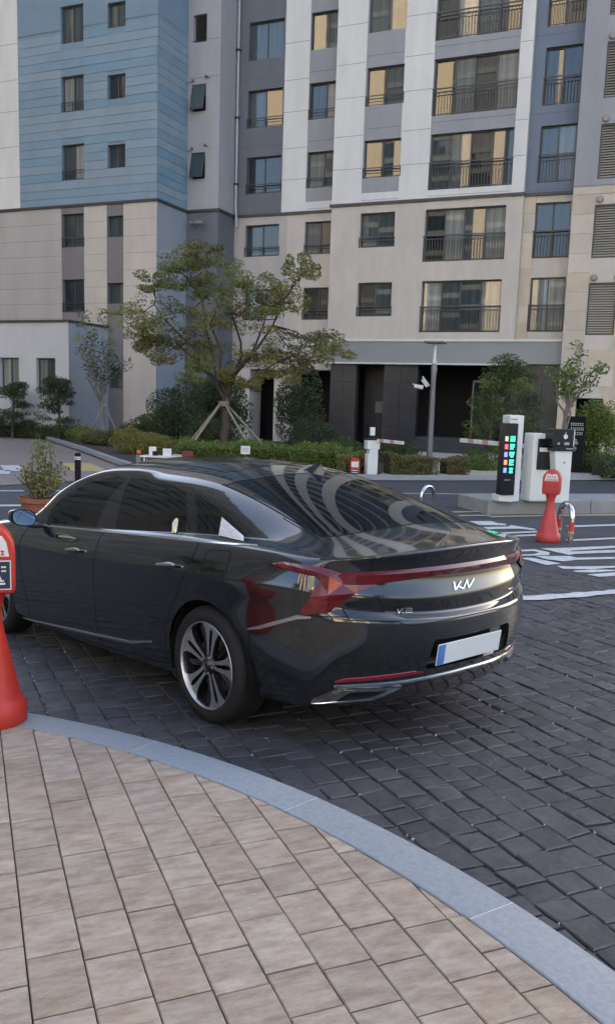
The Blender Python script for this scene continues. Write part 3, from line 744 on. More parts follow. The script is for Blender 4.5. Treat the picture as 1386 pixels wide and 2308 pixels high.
# pale grit caught in the joints
gr = MB(); rg = random.Random(3)
for i, (c, ln) in enumerate(SETT[:2600]):
    for _ in range(1 if rg.random() < .33 else 0):
        p = c+ST*(ln/2*rg.choice((-1,1)))+SN*(.073*rg.choice((-1,1))*(1 if rg.random() < .8 else rg.random())); s = rg.uniform(.0015,.004); z = G(p.x, p.y)-.006
        a = rg.uniform(0, 3.14); M = Matrix.Translation((p.x, p.y, z)) @ Matrix.Rotation(a, 4, 'Z')
        gr.box(-s*rg.uniform(1,2.2), s*rg.uniform(1,2.2), -s, s, -.004, .006, M=M)
gr = gr.build('grit', mat('pale_grit', (.40,.38,.34), rough=.9), setts, kind='stuff')
# a few dry leaves and scraps on the pavement
lf = MB()
for (px, py, a, s) in ((-1.585,2.86,.3,.018),(-1.18,2.39,1.2,.010),(-1.9,2.5,2.0,.006),(-.9,2.1,.5,.006),(-2.5,3.1,.9,.007)):
    z = G(px, py)+.1245; c, d = math.cos(a)*s, math.sin(a)*s
    lf.poly([(px-c, py-d, z), (px+d*.28, py-c*.28, z+.002), (px+c, py+d, z), (px-d*.28, py+c*.28, z+.003)])
lf.build('scraps', mat('dry_scrap', (.42,.38,.30), rough=.9), pav, kind='stuff')
# painted markings
paint_w = mat('road_paint', (.52,.53,.53), rough=.7, noise=.22, nscale=14)
paint_y = mat('road_paint_yellow', (.46,.40,.24), rough=.7, noise=.2, nscale=14)
def marking(name, polys, m, dz=.006):
    mb = MB()
    for pl in polys:
        # fine strips so that the paint follows the ground
        ar = sum(pl[i][0]*pl[(i+1) % len(pl)][1]-pl[(i+1) % len(pl)][0]*pl[i][1] for i in range(len(pl)))
        if ar < 0: pl = pl[::-1]
        mb.poly([(x, y, G(x, y)+dz) for x, y in pl])
    me = mb.mesh(name, m); bm = bmesh.new(); bm.from_mesh(me); bmesh.ops.triangulate(bm, faces=bm.faces); bm.to_mesh(me); bm.free(); o = link(name, me, road)
    return o
ST_ = dict(
a=[(-2.03,11.99),(-1.83,12.14),(-1.6,11.96),(-1.58,11.73),(-1.94,11.49),(-1.96,11.6),(-1.78,11.72),(-1.73,11.9),(-1.82,11.98),(-2.0,11.85)],
b=[(-1.9,11.35),(-1.75,11.42),(-1.34,11.11),(-1.49,10.92)],
c=[(-1.74,11.58),(-1.32,11.77),(-1.22,11.67),(-.77,11.95),(-.76,11.78),(-1.2,11.5),(-1.33,11.3),(-1.56,11.38)],
d=[(-1.77,12.25),(-1.47,12.44),(-.85,12.93),(-.83,12.75),(-1.37,12.22),(-1.26,12.01),(-1.33,11.85)],
e=[(-1.37,12.15),(-.82,12.56),(-.8,12.33),(-1.26,11.99)],
f=[(-1.37,10.92),(-1.21,10.93),(-.71,11.21),(-.7,11.08),(-.96,10.82),(-1.27,10.72)],
h=[(-1.14,10.61),(-.93,10.83),(-.69,10.9),(-.68,10.82),(-.91,10.59),(-1.09,10.54)],
i=[(-.96,10.42),(-.68,10.72),(-.66,10.46),(-.82,10.31)], k=[(-1.2,11.88),(-1.05,11.98),(-.75,11.73),(-.74,11.54),(-.86,11.6)],
m=[(-3.25,14.27),(-2.92,14.48),(-2.79,14.31),(-2.64,14.3),(-2.61,14.14),(-3.0,13.97)], n=[(-2.91,13.8),(-2.57,14.03),(-2.54,14.21),(-2.11,14.0),(-2.13,13.88),(-2.38,13.92),(-2.79,13.61)],
o=[(-2.59,13.38),(-2.07,13.83),(-2.05,13.68),(-2.33,13.44),(-2.54,13.26)], p=[(-2.43,13.16),(-2.02,13.5),(-2.0,13.37),(-2.3,13.1),(-2.38,13.06)])
marking('painted_lettering', [ST_[k] for k in 'abcdefhi'], paint_w); marking('painted_lettering', [ST_[k] for k in 'mnop'], paint_w)
# strokes of the same letters that run on out of the frame
marking('painted_lettering', [[(-.66,10.46),(-.68,10.72),(-.3,11.1),(-.2,10.9)],[(-.70,11.08),(-.71,11.21),(-.1,11.7),(-.05,11.55)],[(-.83,12.75),(-.85,12.93),(-.3,13.4),(-.25,13.2)]], paint_w, dz=.0065)
def line(p, q, w, m, n=24, dz=.007, rough=.012):
    a, b = Vector(p), Vector(q); t = (b-a).normalized(); s = Vector((-t.y, t.x))*w/2; L1 = []; L2 = []
    rr = random.Random(int(abs(a.x*100)))
    for i in range(n+1):
        c = a.lerp(b, i/n); L1.append(c-s*(1+rr.uniform(-1, 1)*rough/w*2)); L2.append(c+s*(1+rr.uniform(-1, 1)*rough/w*2))
    mb = MB()
    for i in range(n): mb.poly([(*L1[i], G(*L1[i])+dz), (*L1[i+1], G(*L1[i+1])+dz), (*L2[i+1], G(*L2[i+1])+dz), (*L2[i], G(*L2[i])+dz)])
    return mb.build('painted_line', m, road)
line((-1.40,8.55),(3.2,13.1),.20,paint_w,n=60,rough=.03,dz=.012)
line((-1.69,14.52),(4,19.6),.16,paint_w); line((-1.52,13.12),(4.5,18.3),.12,paint_w)
line((-3.04,14.94),(4,21.1),.15,paint_y); line((-3.75,15.15),(-3.2,15.62),.14,paint_y); line((-3.56,14.78),(-3.08,15.12),.13,paint_y)
line((-12.9,11.82),(-9.2,15.1),.16,paint_w); line((-12.5,9.2),(-9.0,12.5),.16,paint_w); line((-6.8,16.9),(-3.3,19.2),.10,paint_w)
# concrete island
conc = mat('concrete', (.27,.275,.27), rough=.85, noise=.14, nscale=3.5, bump=.12, bscale=90)
IA = Vector((-3.15, 15.21)); it = Vector((.759, .651)); inn = Vector((-.651, .759))
isl = empty('traffic_island', (IA.x, IA.y, 0), math.atan2(it.y, it.x)); isl['kind'] = 'structure'; isl['label'] = 'raised concrete island carrying the gate machines'
for k in range(4):
    mb = MB(); mb.box(k*2.1+.004, (k+1)*2.1-.004, 0, 1.15, -.05, .245); mb.build('island_block', conc, isl, bevel=.02)
# far kerb, sidewalk, planting soil and the curved path at the left
walk_m = mat('sidewalk_slabs', (.47,.40,.32), rough=.85, noise=.12, nscale=2.0, bump=.05)
soil = mat('soil', (.05,.042,.032), rough=.95, noise=.4, nscale=4)
def strip_land(name, left, right, z, m, label, h=.12):
    mb = MB()
    for i in range(len(left)-1):
        a, b, c, d = left[i], left[i+1], right[i+1], right[i]
        q = [(a[0],a[1],z),(b[0],b[1],z),(c[0],c[1],z),(d[0],d[1],z)]; mb.poly(q)
        mb.poly([(a[0],a[1],z-h),(b[0],b[1],z-h),(b[0],b[1],z),(a[0],a[1],z)])
    me = mb.mesh(name, m); bm = bmesh.new(); bm.from_mesh(me); bmesh.ops.recalc_face_normals(bm, faces=bm.faces)
    if sum(f.normal.z for f in bm.faces) < 0: bmesh.ops.reverse_faces(bm, faces=bm.faces)
    bm.to_mesh(me); bm.free(); o = link(name, me, kind='structure'); o['label'] = label; return o
kl = [(-25.1,29.7),(-19.04,24.31),(-14.7,20.22),(-12.97,18.69),(-11.5,18.1),(-9.6,18.9),(-8.0,19.9),(-6.92,20.4),(-5.41,21.8),(-3.6,23.6),(-1.81,25.5),(4,31.2)]
def off(L, d):
    out = []
    for i, p in enumerate(L):
        a, b = Vector(L[max(i-1, 0)]), Vector(L[min(i+1, len(L)-1)]); t = (b-a).normalized(); n = Vector((-t.y, t.x)); out.append(tuple(Vector(p)+n*d))
    return out
kerb2 = mat('far_kerb_concrete', (.30,.31,.32), rough=.8, noise=.1, nscale=5)
strip_land('far_kerb', kl, off(kl, .18), .14, kerb2, 'pale kerb round the planting bed and far sidewalk')
strip_land('planting_soil', off(kl[:8], .18), [(-25,36),(-22,36),(-19,36.5),(-17,36.5),(-15,36),(-13,36),(-11.5,36),(-9.9,34)], .10, soil, 'soil of the planting bed below the trees')
strip_land('sidewalk', off(kl[7:], .18), [(-9.9,34),(-9,35.4),(-6.2,36.2),(-3,35.4),(4,35.4)], .115, walk_m, 'light paved sidewalk in front of the entrance')
brick_m = mat('brick_path', (.24,.19,.165), rough=.85, noise=.15, nscale=3, bump=.05)
mb = MB(); pts = [(-12.9,11.9),(-11.4,18.0),(-13.0,18.6),(-14.75,20.15),(-19.1,24.2),(-25.2,29.6),(-40,29.9),(-40,11.9)]
mb.poly([(x, y, .012) for x, y in pts]); path = mb.build('brick_path', brick_m, kind='structure'); path['label'] = 'reddish brick path curving to the left wing'
tile_m = mat('tactile_tile', (.46,.38,.17), rough=.8, noise=.12, nscale=6); tm = MB(); tm.box(-.14, .14, -.14, .14, 0, .012)
for s in (-.09,-.03,.03,.09): tm.box(-.12, .12, s-.014, s+.014, .012, .017)
tme = tm.mesh('tactile_tile', tile_m)
for i in range(9):
    for j in range(3):
        c = Vector((-13.2, 18.0))+Vector((-.70,.66))*(.3*i)+Vector((-.70,-.66))*(.3*j+.2); link('tactile_tile', tme, path, (c.x, c.y, .014), R(-43))
mb = MB()
for pl in ([(-16.13,17.37),(-15.8,17.74),(-14.6,16.5),(-14.8,16.1)],[(-15.2,16.0),(-14.9,16.4),(-14.2,15.6),(-14.5,15.2)],[(-17,17.2),(-16.8,17.5),(-16,16.6),(-16.2,16.3)]): mb.poly([(x, y, .018) for x, y in pl])
me = mb.mesh('painted_lettering', paint_w); bm = bmesh.new(); bm.from_mesh(me); bmesh.ops.recalc_face_normals(bm, faces=bm.faces); bm.to_mesh(me); bm.free(); link('painted_lettering', me, path)

# --- cutting the shell along the real panel, glass and lamp outlines
SQ = math.sqrt(.5)
PROJ = {'side': (lambda p: (p.x, p.z), lambda d: Vector((d[0], 0, d[1])), Vector((0, 1, 0))),
        'rear': (lambda p: (p.y, p.z), lambda d: Vector((0, d[0], d[1])), Vector((1, 0, 0))),
        'top': (lambda p: (p.x, p.y), lambda d: Vector((d[0], d[1], 0)), Vector((0, 0, 1))),
        'corner': (lambda p: ((p.x+p.y)*SQ, p.z), lambda d: Vector((d[0]*SQ, d[0]*SQ, d[1])), Vector((SQ, -SQ, 0)))}
def inside(q, poly):
    x, y = q; c = False; n = len(poly)
    for i in range(n):
        x1, y1 = poly[i]; x2, y2 = poly[(i+1) % n]
        if (y1 > y) != (y2 > y) and x < (x2-x1)*(y-y1)/(y2-y1)+x1: c = not c
    return c
def cut(bm, lay, poly, proj, filt, rid, over=None, open_line=False):
    P, D3, ax = PROJ[proj]; n = len(poly)
    xs = [p[0] for p in poly]; ys = [p[1] for p in poly]; B = (min(xs)-.02, max(xs)+.02, min(ys)-.02, max(ys)+.02)
    def bb(f):
        q = [P(v.co) for v in f.verts]; return min(a[0] for a in q), max(a[0] for a in q), min(a[1] for a in q), max(a[1] for a in q)
    cand = set()
    for f in bm.faces:
        if not filt(f): continue
        b = bb(f)
        if b[0] < B[1] and b[1] > B[0] and b[2] < B[3] and b[3] > B[2]: cand.add(f)
    for i in range(n - (1 if open_line else 0)):
        a, b = poly[i], poly[(i+1) % n]
        sb = (min(a[0], b[0])-.001, max(a[0], b[0])+.001, min(a[1], b[1])-.001, max(a[1], b[1])+.001)
        fs = []
        for f in cand:
            q = bb(f)
            if q[0] < sb[1] and q[1] > sb[0] and q[2] < sb[3] and q[3] > sb[2]: fs.append(f)
        if not fs: continue
        d = D3((b[0]-a[0], b[1]-a[1]))
        if d.length < 1e-6: continue
        no = d.cross(ax).normalized(); co = D3(a)
        g = set(fs)
        for f in fs: g.update(f.edges); g.update(f.verts)
        r = bmesh.ops.bisect_plane(bm, geom=list(g), plane_co=co, plane_no=no, dist=1e-5)
        for x in r['geom']:
            if isinstance(x, bmesh.types.BMFace) and x.is_valid: cand.add(x)
        cand = {f for f in cand if f.is_valid}
    if open_line: return
    for f in bm.faces:
        if filt(f) and (over is None or f[lay] in over) and inside(P(f.calc_center_median()), poly): f[lay] = rid
def arch_poly(cx, r):
    pts = [(cx+r*math.cos(t), .335+r*math.sin(t)) for t in [math.pi*i/28 for i in range(29)]]
    return [(cx+r+.006, .05)] + pts + [(cx-r-.006, .05)]

DLO = [(2.30,.922),(2.0,.945),(1.66,.960),(1.33,.972),(.69,1.0),(.14,1.02),(-.20,1.034),(-.345,1.043),(-.30,1.062),(-.175,1.103),(.055,1.188),(.27,1.244),(.504,1.293),(.753,1.327),(1.10,1.346),(1.446,1.338),(1.62,1.322),(1.736,1.298),(1.884,1.224),(2.038,1.148),(2.154,1.075),(2.30,.955)]
FGL = [(2.06,.957),(1.36,.986),(1.345,1.16),(1.255,1.318),(1.42,1.316),(1.56,1.298),(1.70,1.268),(1.87,1.195),(1.99,1.12),(2.06,1.04)]
RGL = [(1.115,1.003),(.317,1.024),(.40,1.155),(.53,1.268),(.716,1.302),(.968,1.320),(1.218,1.318),(1.165,1.16)]
QGL = [(.147,1.031),(.285,1.20),(.36,1.243),(.248,1.219),(.023,1.153),(-.165,1.080),(-.285,1.048)]
QGL = [(.20,1.031),(.31,1.16),(.43,1.262),(.248,1.219),(.023,1.153),(-.165,1.080),(-.27,1.047)]
RDOOR = [(.118,1.06),(.095,.955),(.135,.86),(.20,.775),(.27,.685),(.335,.60),(.385,.50),(.405,.40),(.42,.255),(1.215,.212),(1.215,.62),(1.20,1.06)]
FDOOR = [(1.20,1.06),(1.215,.62),(1.215,.212),(2.26,.212),(2.30,.45),(2.36,.66),(2.37,.80),(2.31,.925),(2.25,1.06)]
FUEL = [(-.012,.866),(-.006,.970),(-.022,.984),(-.054,.990),(-.18,.999),(-.207,.992),(-.217,.975),(-.224,.885),(-.21,.870)]
BUMP = [(-.30,.05),(-.372,.60),(-.42,.612),(-.74,.735),(-.80,.742),(-2,.737),(-2,.05)]
DECK = [(-2,-.2),(-2,.5),(-.885,.735),(-.80,.785),(-.783,.70),(-.70,.645),(-.60,.618),(0,.60),(0,-.2)]
TRUNK = [(-.2,.700),(.10,.697),(.30,.692),(.43,.687),(.468,.690),(.497,.702),(.555,.762),(.590,.835),(.604,.90),(.604,1.2),(-.2,1.2)]
LAMP = [(.262,.9635),(.177,.9835),(.012,.981),(-.066,.971),(-.113,.953),(-.122,.896),(-.268,.889),(-.185,.853),(-.110,.806),(-.046,.757),(.069,.742),(.085,.753),(.035,.838),(-.009,.915),(.004,.934),(.172,.955)]
BAR = [(-.2,.967),(.35,.965),(.62,.957),(.735,.954),(.735,.895),(.60,.893),(.50,.901),(.25,.916),(0,.924),(-.2,.924)]
BLT = [(.30,.575),(.262,.568),(.15,.39),(.11,.15),(.10,-.2),(-.735,-.2),(-.73,.2),(-.705,.40),(-.665,.53),(-.615,.592),(-.55,.604),(-.391,.596),(-.10,.585),(.12,.58)]
WSH = [(1.60,-.2),(1.61,.25),(1.665,.50),(1.72,.565),(2.05,.70),(2.36,.735),(2.58,.62),(2.70,.34),(2.73,-.2)]
ROOF = [(.36,-.2),(.37,.40),(.42,.455),(1.40,.47),(1.48,.42),(1.49,-.2)]
def cut_shell():
    me = car_half(3)
    bvh = BVHTree.FromPolygons([v.co.copy() for v in me.vertices], [tuple(p.vertices) for p in me.polygons])
    tri = []
    for p in me.polygons:
        vv = list(p.vertices)
        for i in range(1, len(vv)-1): tri.append((vv[0], vv[i], vv[i+1]))
    vco = [v.co.copy() for v in me.vertices]; vno = [v.normal.copy() for v in me.vertices]
    tbv = BVHTree.FromPolygons(vco, tri)
    def snorm(p):
        loc, n, i, d = tbv.find_nearest(p)
        a, b, c = tri[i]
        q = barycentric_transform(loc, vco[a], vco[b], vco[c], vno[a], vno[b], vno[c])
        return q.normalized() if q.length > 1e-6 else n
    bm = bmesh.new(); bm.from_mesh(me); bpy.data.meshes.remove(me)
    bmesh.ops.delete(bm, geom=[v for v in bm.verts if v.co.y < -1e-4], context='VERTS')
    for v in bm.verts:
        if abs(v.co.y) < 1e-4: v.co.y = 0
    lay = bm.faces.layers.int.new('region')
    side = lambda f: f.normal.y > .12 and f.calc_center_median().y > .3
    rearf = lambda f: f.normal.x < -.15 and f.calc_center_median().x < -.3
    upf = lambda f: f.normal.z > .15
    cut(bm, lay, BUMP, 'side', lambda f: f.calc_center_median().x < -.2, 11)
    cut(bm, lay, [(-.2,.447),(.325,.447),(.342,.46),(.318,.588),(.300,.602),(-.2,.602)], 'rear', lambda f: f.normal.x < -.3 and f.calc_center_median().x < -.9 and f.calc_center_median().z < .68, 16)
    cut(bm, lay, DECK, 'top', lambda f: f.normal.z > .2 and f.calc_center_median().x < -.3, 10)
    cut(bm, lay, TRUNK, 'rear', lambda f: f.normal.x < -.1 and f.calc_center_median().x < -.85, 10)
    cut(bm, lay, RDOOR, 'side', side, 2, (0,)); cut(bm, lay, FDOOR, 'side', side, 1, (0,))
    cut(bm, lay, FUEL, 'side', side, 14, (0,))
    hi = lambda f: f.normal.y > .12 and f.calc_center_median().z > .9 and f.calc_center_median().y > .5
    cut(bm, lay, DLO, 'side', hi, 3)
    for rid, pl in ((4, FGL), (5, RGL), (6, QGL)): cut(bm, lay, pl, 'side', hi, rid, (3,))
    top = lambda f: f.normal.z > .2 and f.calc_center_median().z > .95
    cut(bm, lay, BLT, 'top', top, 7); cut(bm, lay, WSH, 'top', top, 8); cut(bm, lay, ROOF, 'top', top, 9)
    cut(bm, lay, BAR, 'rear', rearf, 13)
    lf = lambda f: f.calc_center_median().x < -.35 and f.calc_center_median().y > .4 and f.calc_center_median().z < 1.0
    cut(bm, lay, LAMP, 'corner', lf, 12, None)
    # ridges that give the lamps their facets
    cut(bm, lay, [(-.2,.948),(.35,.947),(.62,.940),(.80,.938)], 'rear', lambda f: f[lay] == 13, 0, None, True)
    cut(bm, lay, [(.28,.962),(.10,.966),(-.04,.945),(-.13,.925)], 'corner', lambda f: f[lay] == 12, 0, None, True)
    cut(bm, lay, [(-.03,.935),(-.055,.86),(-.005,.745)], 'corner', lambda f: f[lay] == 12, 0, None, True)
    for cx in (0, 2.895):
        cut(bm, lay, arch_poly(cx, .372), 'side', lambda f: f.calc_center_median().y > .6 and f.calc_center_median().z < .8, 15)
    return bm, lay, bvh, snorm
def seg_dist(p, a, b):
    ax, ay = a; bx, by = b; dx, dy = bx-ax, by-ay
    t = max(0, min(1, ((p[0]-ax)*dx+(p[1]-ay)*dy)/(dx*dx+dy*dy+1e-12))); return math.hypot(p[0]-ax-t*dx, p[1]-ay-t*dy)

paint = mat('car_paint', (.010,.0112,.0122), rough=.10, spec=.5, coat=1.0)
tint = bpy.data.materials.new('tinted_glass'); tint.use_nodes = True
def make_tint(m, trans, colr):
    nt = m.node_tree; N = nt.nodes; L = nt.links; N.remove(N['Principled BSDF'])
    tr = N.new('ShaderNodeBsdfTransparent'); tr.inputs[0].default_value = (*colr, 1)
    gl = N.new('ShaderNodeBsdfGlossy'); gl.inputs['Roughness'].default_value = .008; gl.inputs[0].default_value = (.95,.97,1,1)
    fr = N.new('ShaderNodeFresnel'); fr.inputs[0].default_value = 1.6; mx = N.new('ShaderNodeMixShader')
    L.new(fr.outputs[0], mx.inputs[0]); L.new(tr.outputs[0], mx.inputs[1]); L.new(gl.outputs[0], mx.inputs[2]); L.new(mx.outputs[0], N['Material Output'].inputs[0])
make_tint(tint, 0, (.028,.030,.032))
tint_light = bpy.data.materials.new('windscreen_glass'); tint_light.use_nodes = True; make_tint(tint_light, 0, (.62,.66,.66))
blackgloss = mat('gloss_black_trim', (.006,.006,.007), rough=.12, spec=.5, coat=.6)
blackmatt = mat('matt_black', (.008,.008,.009), rough=.75, spec=.2)
rubber = mat('tyre_rubber', (.014,.014,.015), rough=.72, spec=.25, noise=.25, nscale=30, bump=.05, bscale=140)
chrome = mat('chrome', (.72,.74,.76), rough=.16, metal=1.0)
satin = mat('satin_chrome', (.62,.63,.64), rough=.30, metal=1.0)
alloy = mat('alloy_silver', (.66,.66,.67), rough=.36, metal=1.0)
alloydark = mat('alloy_dark', (.012,.012,.014), rough=.25, spec=.5)
discm = mat('brake_disc', (.30,.29,.28), rough=.38, metal=1.0)
lampred = mat('lamp_red', (.080,.0025,.006), rough=.10, spec=.5, coat=.7, noise=.5, nscale=9, col2=(.16,.007,.009), stretch=(1,1,5))
lamporange = mat('lamp_orange', (.42,.07,.015), rough=.08, spec=.6, coat=1.0)
plastic = mat('dark_plastic', (.014,.014,.015), rough=.55)
seatm = mat('seat_cloth', (.02,.02,.022), rough=.8)

def build_car():
    root = empty('sedan'); tag(root, 'glossy black sedan with red full-width tail lamp parked on the dark setts', 'car')
    root.matrix_world = CAR_W
    bm, lay, bvh, snorm = cut_shell()
    groups = {}
    for f in bm.faces: groups.setdefault(f[lay], []).append(f)
    pos = {}
    def outline_verts(fs):
        s = set(fs); return {v for f in fs for e in f.edges if sum(1 for q in e.link_faces if q in s) == 1 for v in e.verts}
    def piece(rid, sides, disp=None, skirt=0.0):
        """verts, faces, normals of a region; sides: 0 both halves joined, 1 left, -1 right"""
        fs = groups.get(rid, [])
        idx = {}; V = []; Nn = []; F = []
        for f in fs:
            for v in f.verts:
                if v not in idx: idx[v] = len(V); V.append(v.co.copy()); Nn.append(snorm(v.co))
        F = [[idx[v] for v in f.verts] for f in fs]
        if disp:
            for v, i in idx.items(): V[i] = V[i] + Nn[i]*disp(v.co)
        if skirt:
            bv = outline_verts(fs); base = {}
            s = set(fs)
            for f in fs:
                for e in f.edges:
                    if sum(1 for q in e.link_faces if q in s) == 1 and not all(abs(v.co.y) < 1e-5 for v in e.verts):
                        l = [lp for lp in f.loops if lp.edge == e][0]; a, b = l.vert, l.link_loop_next.vert
                        for v in (a, b):
                            if v not in base: base[v] = len(V); V.append(v.co - snorm(v.co)*skirt); Nn.append(None)
                        F.append([idx[b], idx[a], base[a], base[b]])
        return V, F, Nn
    def to_obj(name, V, F, Nn, m, parent, mirror, flat=False):
        VV, FF, NN = [], [], []
        if mirror in (0, 1): VV += V; FF += F; NN += Nn
        if mirror in (0, -1):
            o = len(VV); VV += [Vector((v.x, -v.y, v.z)) for v in V]; FF += [[o+i for i in reversed(f)] for f in F]
            NN += [None if n is None else Vector((n.x, -n.y, n.z)) for n in Nn]
        me = bpy.data.meshes.new(name); me.from_pydata([tuple(v) for v in VV], [], FF); me.materials.append(m)
        me.polygons.foreach_set('use_smooth', [not flat]*len(me.polygons)); me.update()
        if not flat and all(n is not None for n in NN): me.normals_split_custom_set_from_vertices([tuple(n) for n in NN])
        return link(name, me, parent)
    body = to_obj('body', *piece(0, 0), paint, root, 0)
    to_obj('bumper', *piece(11, 0), paint, root, 0)
    trunk = to_obj('trunk_lid', *piece(10, 0), paint, root, 0)
    doors = {}
    for s in (1, -1):
        doors['f', s] = to_obj('door', *piece(1, 0), paint, root, s); doors['r', s] = to_obj('door', *piece(2, 0), paint, root, s)
        to_obj('window_frame', *piece(3, 0), blackgloss, root, s)
        to_obj('window', *piece(4, 0), tint_light if False else tint, root, s); to_obj('window', *piece(5, 0), tint, root, s); to_obj('quarter_window', *piece(6, 0), tint, root, s)
    to_obj('fuel_door', *piece(14, 0), paint, body, 1)
    to_obj('rear_windscreen', *piece(7, 0), tint, root, 0); to_obj('windscreen', *piece(8, 0), tint_light, root, 0)
    to_obj('sunroof', *piece(9, 0), blackgloss, root, 0)
    to_obj('lamp_housing', *piece(13, 0), blackgloss, root, 0); to_obj('lamp_housing', *piece(12, 0), blackgloss, root, 0)
    piece_16 = piece(16, 0, lambda c: -.030, 1e-9)
    # panel gaps
    mb = MB()
    solid = {0, 1, 2, 10, 11, 14}
    for e in bm.edges:
        if len(e.link_faces) != 2: continue
        a, b = e.link_faces[0][lay], e.link_faces[1][lay]
        if a == b or 15 in (a, b): continue
        both = a in solid and b in solid; gl = (a in (7, 8, 9)) != (b in (7, 8, 9))
        if not (both or gl): continue
        w = .0028 if both else .004
        n = snorm((e.verts[0].co+e.verts[1].co)/2); t = (e.verts[1].co-e.verts[0].co).normalized(); sd_ = t.cross(n).normalized()*w
        for m_ in (1, -1):
            q = [e.verts[0].co-sd_+n*.001, e.verts[1].co-sd_+n*.001, e.verts[1].co+sd_+n*.001, e.verts[0].co+sd_+n*.001]
            mb.poly([(p.x, p.y*m_, p.z) for p in q])
    mb.build('panel_gap', blackmatt, root)
    bm.free()
    # trim strips laid on the surface
    def on(proj, q):
        P, D3, ax = PROJ[proj]
        if proj == 'side': o, d = Vector((q[0], 3, q[1])), Vector((0, -1, 0))
        elif proj == 'rear': o, d = Vector((-4, q[0], q[1])), Vector((1, 0, 0))
        elif proj == 'top': o, d = Vector((q[0], q[1], 4)), Vector((0, 0, -1))
        else: o, d = Vector((q[0]*SQ-3*SQ, q[0]*SQ+3*SQ, q[1])), Vector((SQ, -SQ, 0))
        h = bvh.ray_cast(o, d)[0]; return h, (snorm(h) if h else None)
    # full-width light bar: two long facets swept across the tail
    rows = ((([0,.35,.62,.735],[.967,.965,.957,.954]),.003),(([0,.35,.62,.735],[.950,.949,.942,.940]),.020),(([0,.25,.50,.60,.735],[.924,.916,.902,.894,.896]),.004))
    mb = MB(); nb_ = 40; L = []
    for i in range(nb_+1):
        y = -.735+1.47*i/nb_; rw = []
        for (xs_, zs_), o_ in rows:
            h, n = on('rear', (abs(y), interp(abs(y), xs_, zs_))); q = h+n*o_; rw.append((q.x, q.y*(1 if y >= 0 else -1), q.z))
        L.append(rw)
    for i in range(nb_):
        for j in range(2): mb.poly([L[i][j], L[i][j+1], L[i+1][j+1], L[i+1][j]][::-1])
    me = mb.mesh('light_bar', lampred); b3 = bmesh.new(); b3.from_mesh(me); bmesh.ops.remove_doubles(b3, verts=b3.verts, dist=1e-5); bmesh.ops.recalc_face_normals(b3, faces=b3.faces); b3.to_mesh(me); b3.free()
    me.polygons.foreach_set('use_smooth', [True]*len(me.polygons)); me.set_sharp_from_angle(angle=R(22)); link('light_bar', me, root)
    # corner lamps: flat facets between the outline and a raised ridge
    def cpt(q, o_): h, n = on('corner', q); return h+n*o_
    O = [cpt(q, .010) for q in LAMP]; Rb = cpt((-.055,.932), .032); Rc = cpt((-.050,.850), .027); Rd = cpt((.012,.756), .015)
    ub_ = [.262,.24,.21,.177,.14,.10,.06,.012]
    rT = [cpt((u, interp(u, [.012,.177,.262], [.981,.9835,.9635])), .010) for u in ub_]; rM = [cpt((u, interp(u, [.012,.10,.177,.262], [.957,.966,.970,.9635])), .020 if 0 < k < 8 else .010) for k, u in enumerate(ub_)]; rB = [cpt((u, interp(u, [.012,.172,.262], [.935,.955,.9635])), .010) for u in ub_]
    Ra = rM[-1]; O[2] = rT[-1]; O[14] = rB[-1]
    FAC = []
    for k in range(7): FAC += [(rT[k], rT[k+1], rM[k+1], rM[k]), (rM[k], rM[k+1], rB[k+1], rB[k])]
    FAC += [(O[2],O[3],Rb,Ra),(O[3],O[4],Rb),(Ra,Rb,O[13],O[14]),(O[4],O[5],Rb),(O[5],cpt((-.20,.892),.012),O[7]),(cpt((-.20,.892),.012),O[6],O[7]),(O[5],O[7],Rc),(O[7],O[8],Rc),(O[8],O[9],Rc),(Rc,O[9],Rd),(O[5],Rc,Rb),(Rb,Rc,O[13]),(O[13],Rc,O[12]),(O[12],Rc,Rd,O[11]),(O[11],Rd,O[10]),(Rd,O[9],O[10])]
    for s in (1, -1):
        mb = MB()
        for f in FAC:
            q = [(p.x, p.y*s, p.z) for p in f]; mb.poly(q)
        me = mb.mesh('tail_lamp', lampred); b3 = bmesh.new(); b3.from_mesh(me); bmesh.ops.remove_doubles(b3, verts=b3.verts, dist=1e-5); bmesh.ops.recalc_face_normals(b3, faces=b3.faces)
        b3.faces.ensure_lookup_table()
        if b3.faces[0].normal.y*s < 0: bmesh.ops.reverse_faces(b3, faces=b3.faces)
        b3.to_mesh(me); b3.free(); lo = link('tail_lamp', me, root)
        mb = MB(); q = [(p.x, p.y*s, p.z) for p in (O[5]+(Rb-O[5])*.02, Rb, Rc)]; n_ = Vector((-.7, .7*s, .1))*.0015; mb.poly([tuple(Vector(p)+n_) for p in q][::s]); mb.build('turn_signal', lamporange, lo)
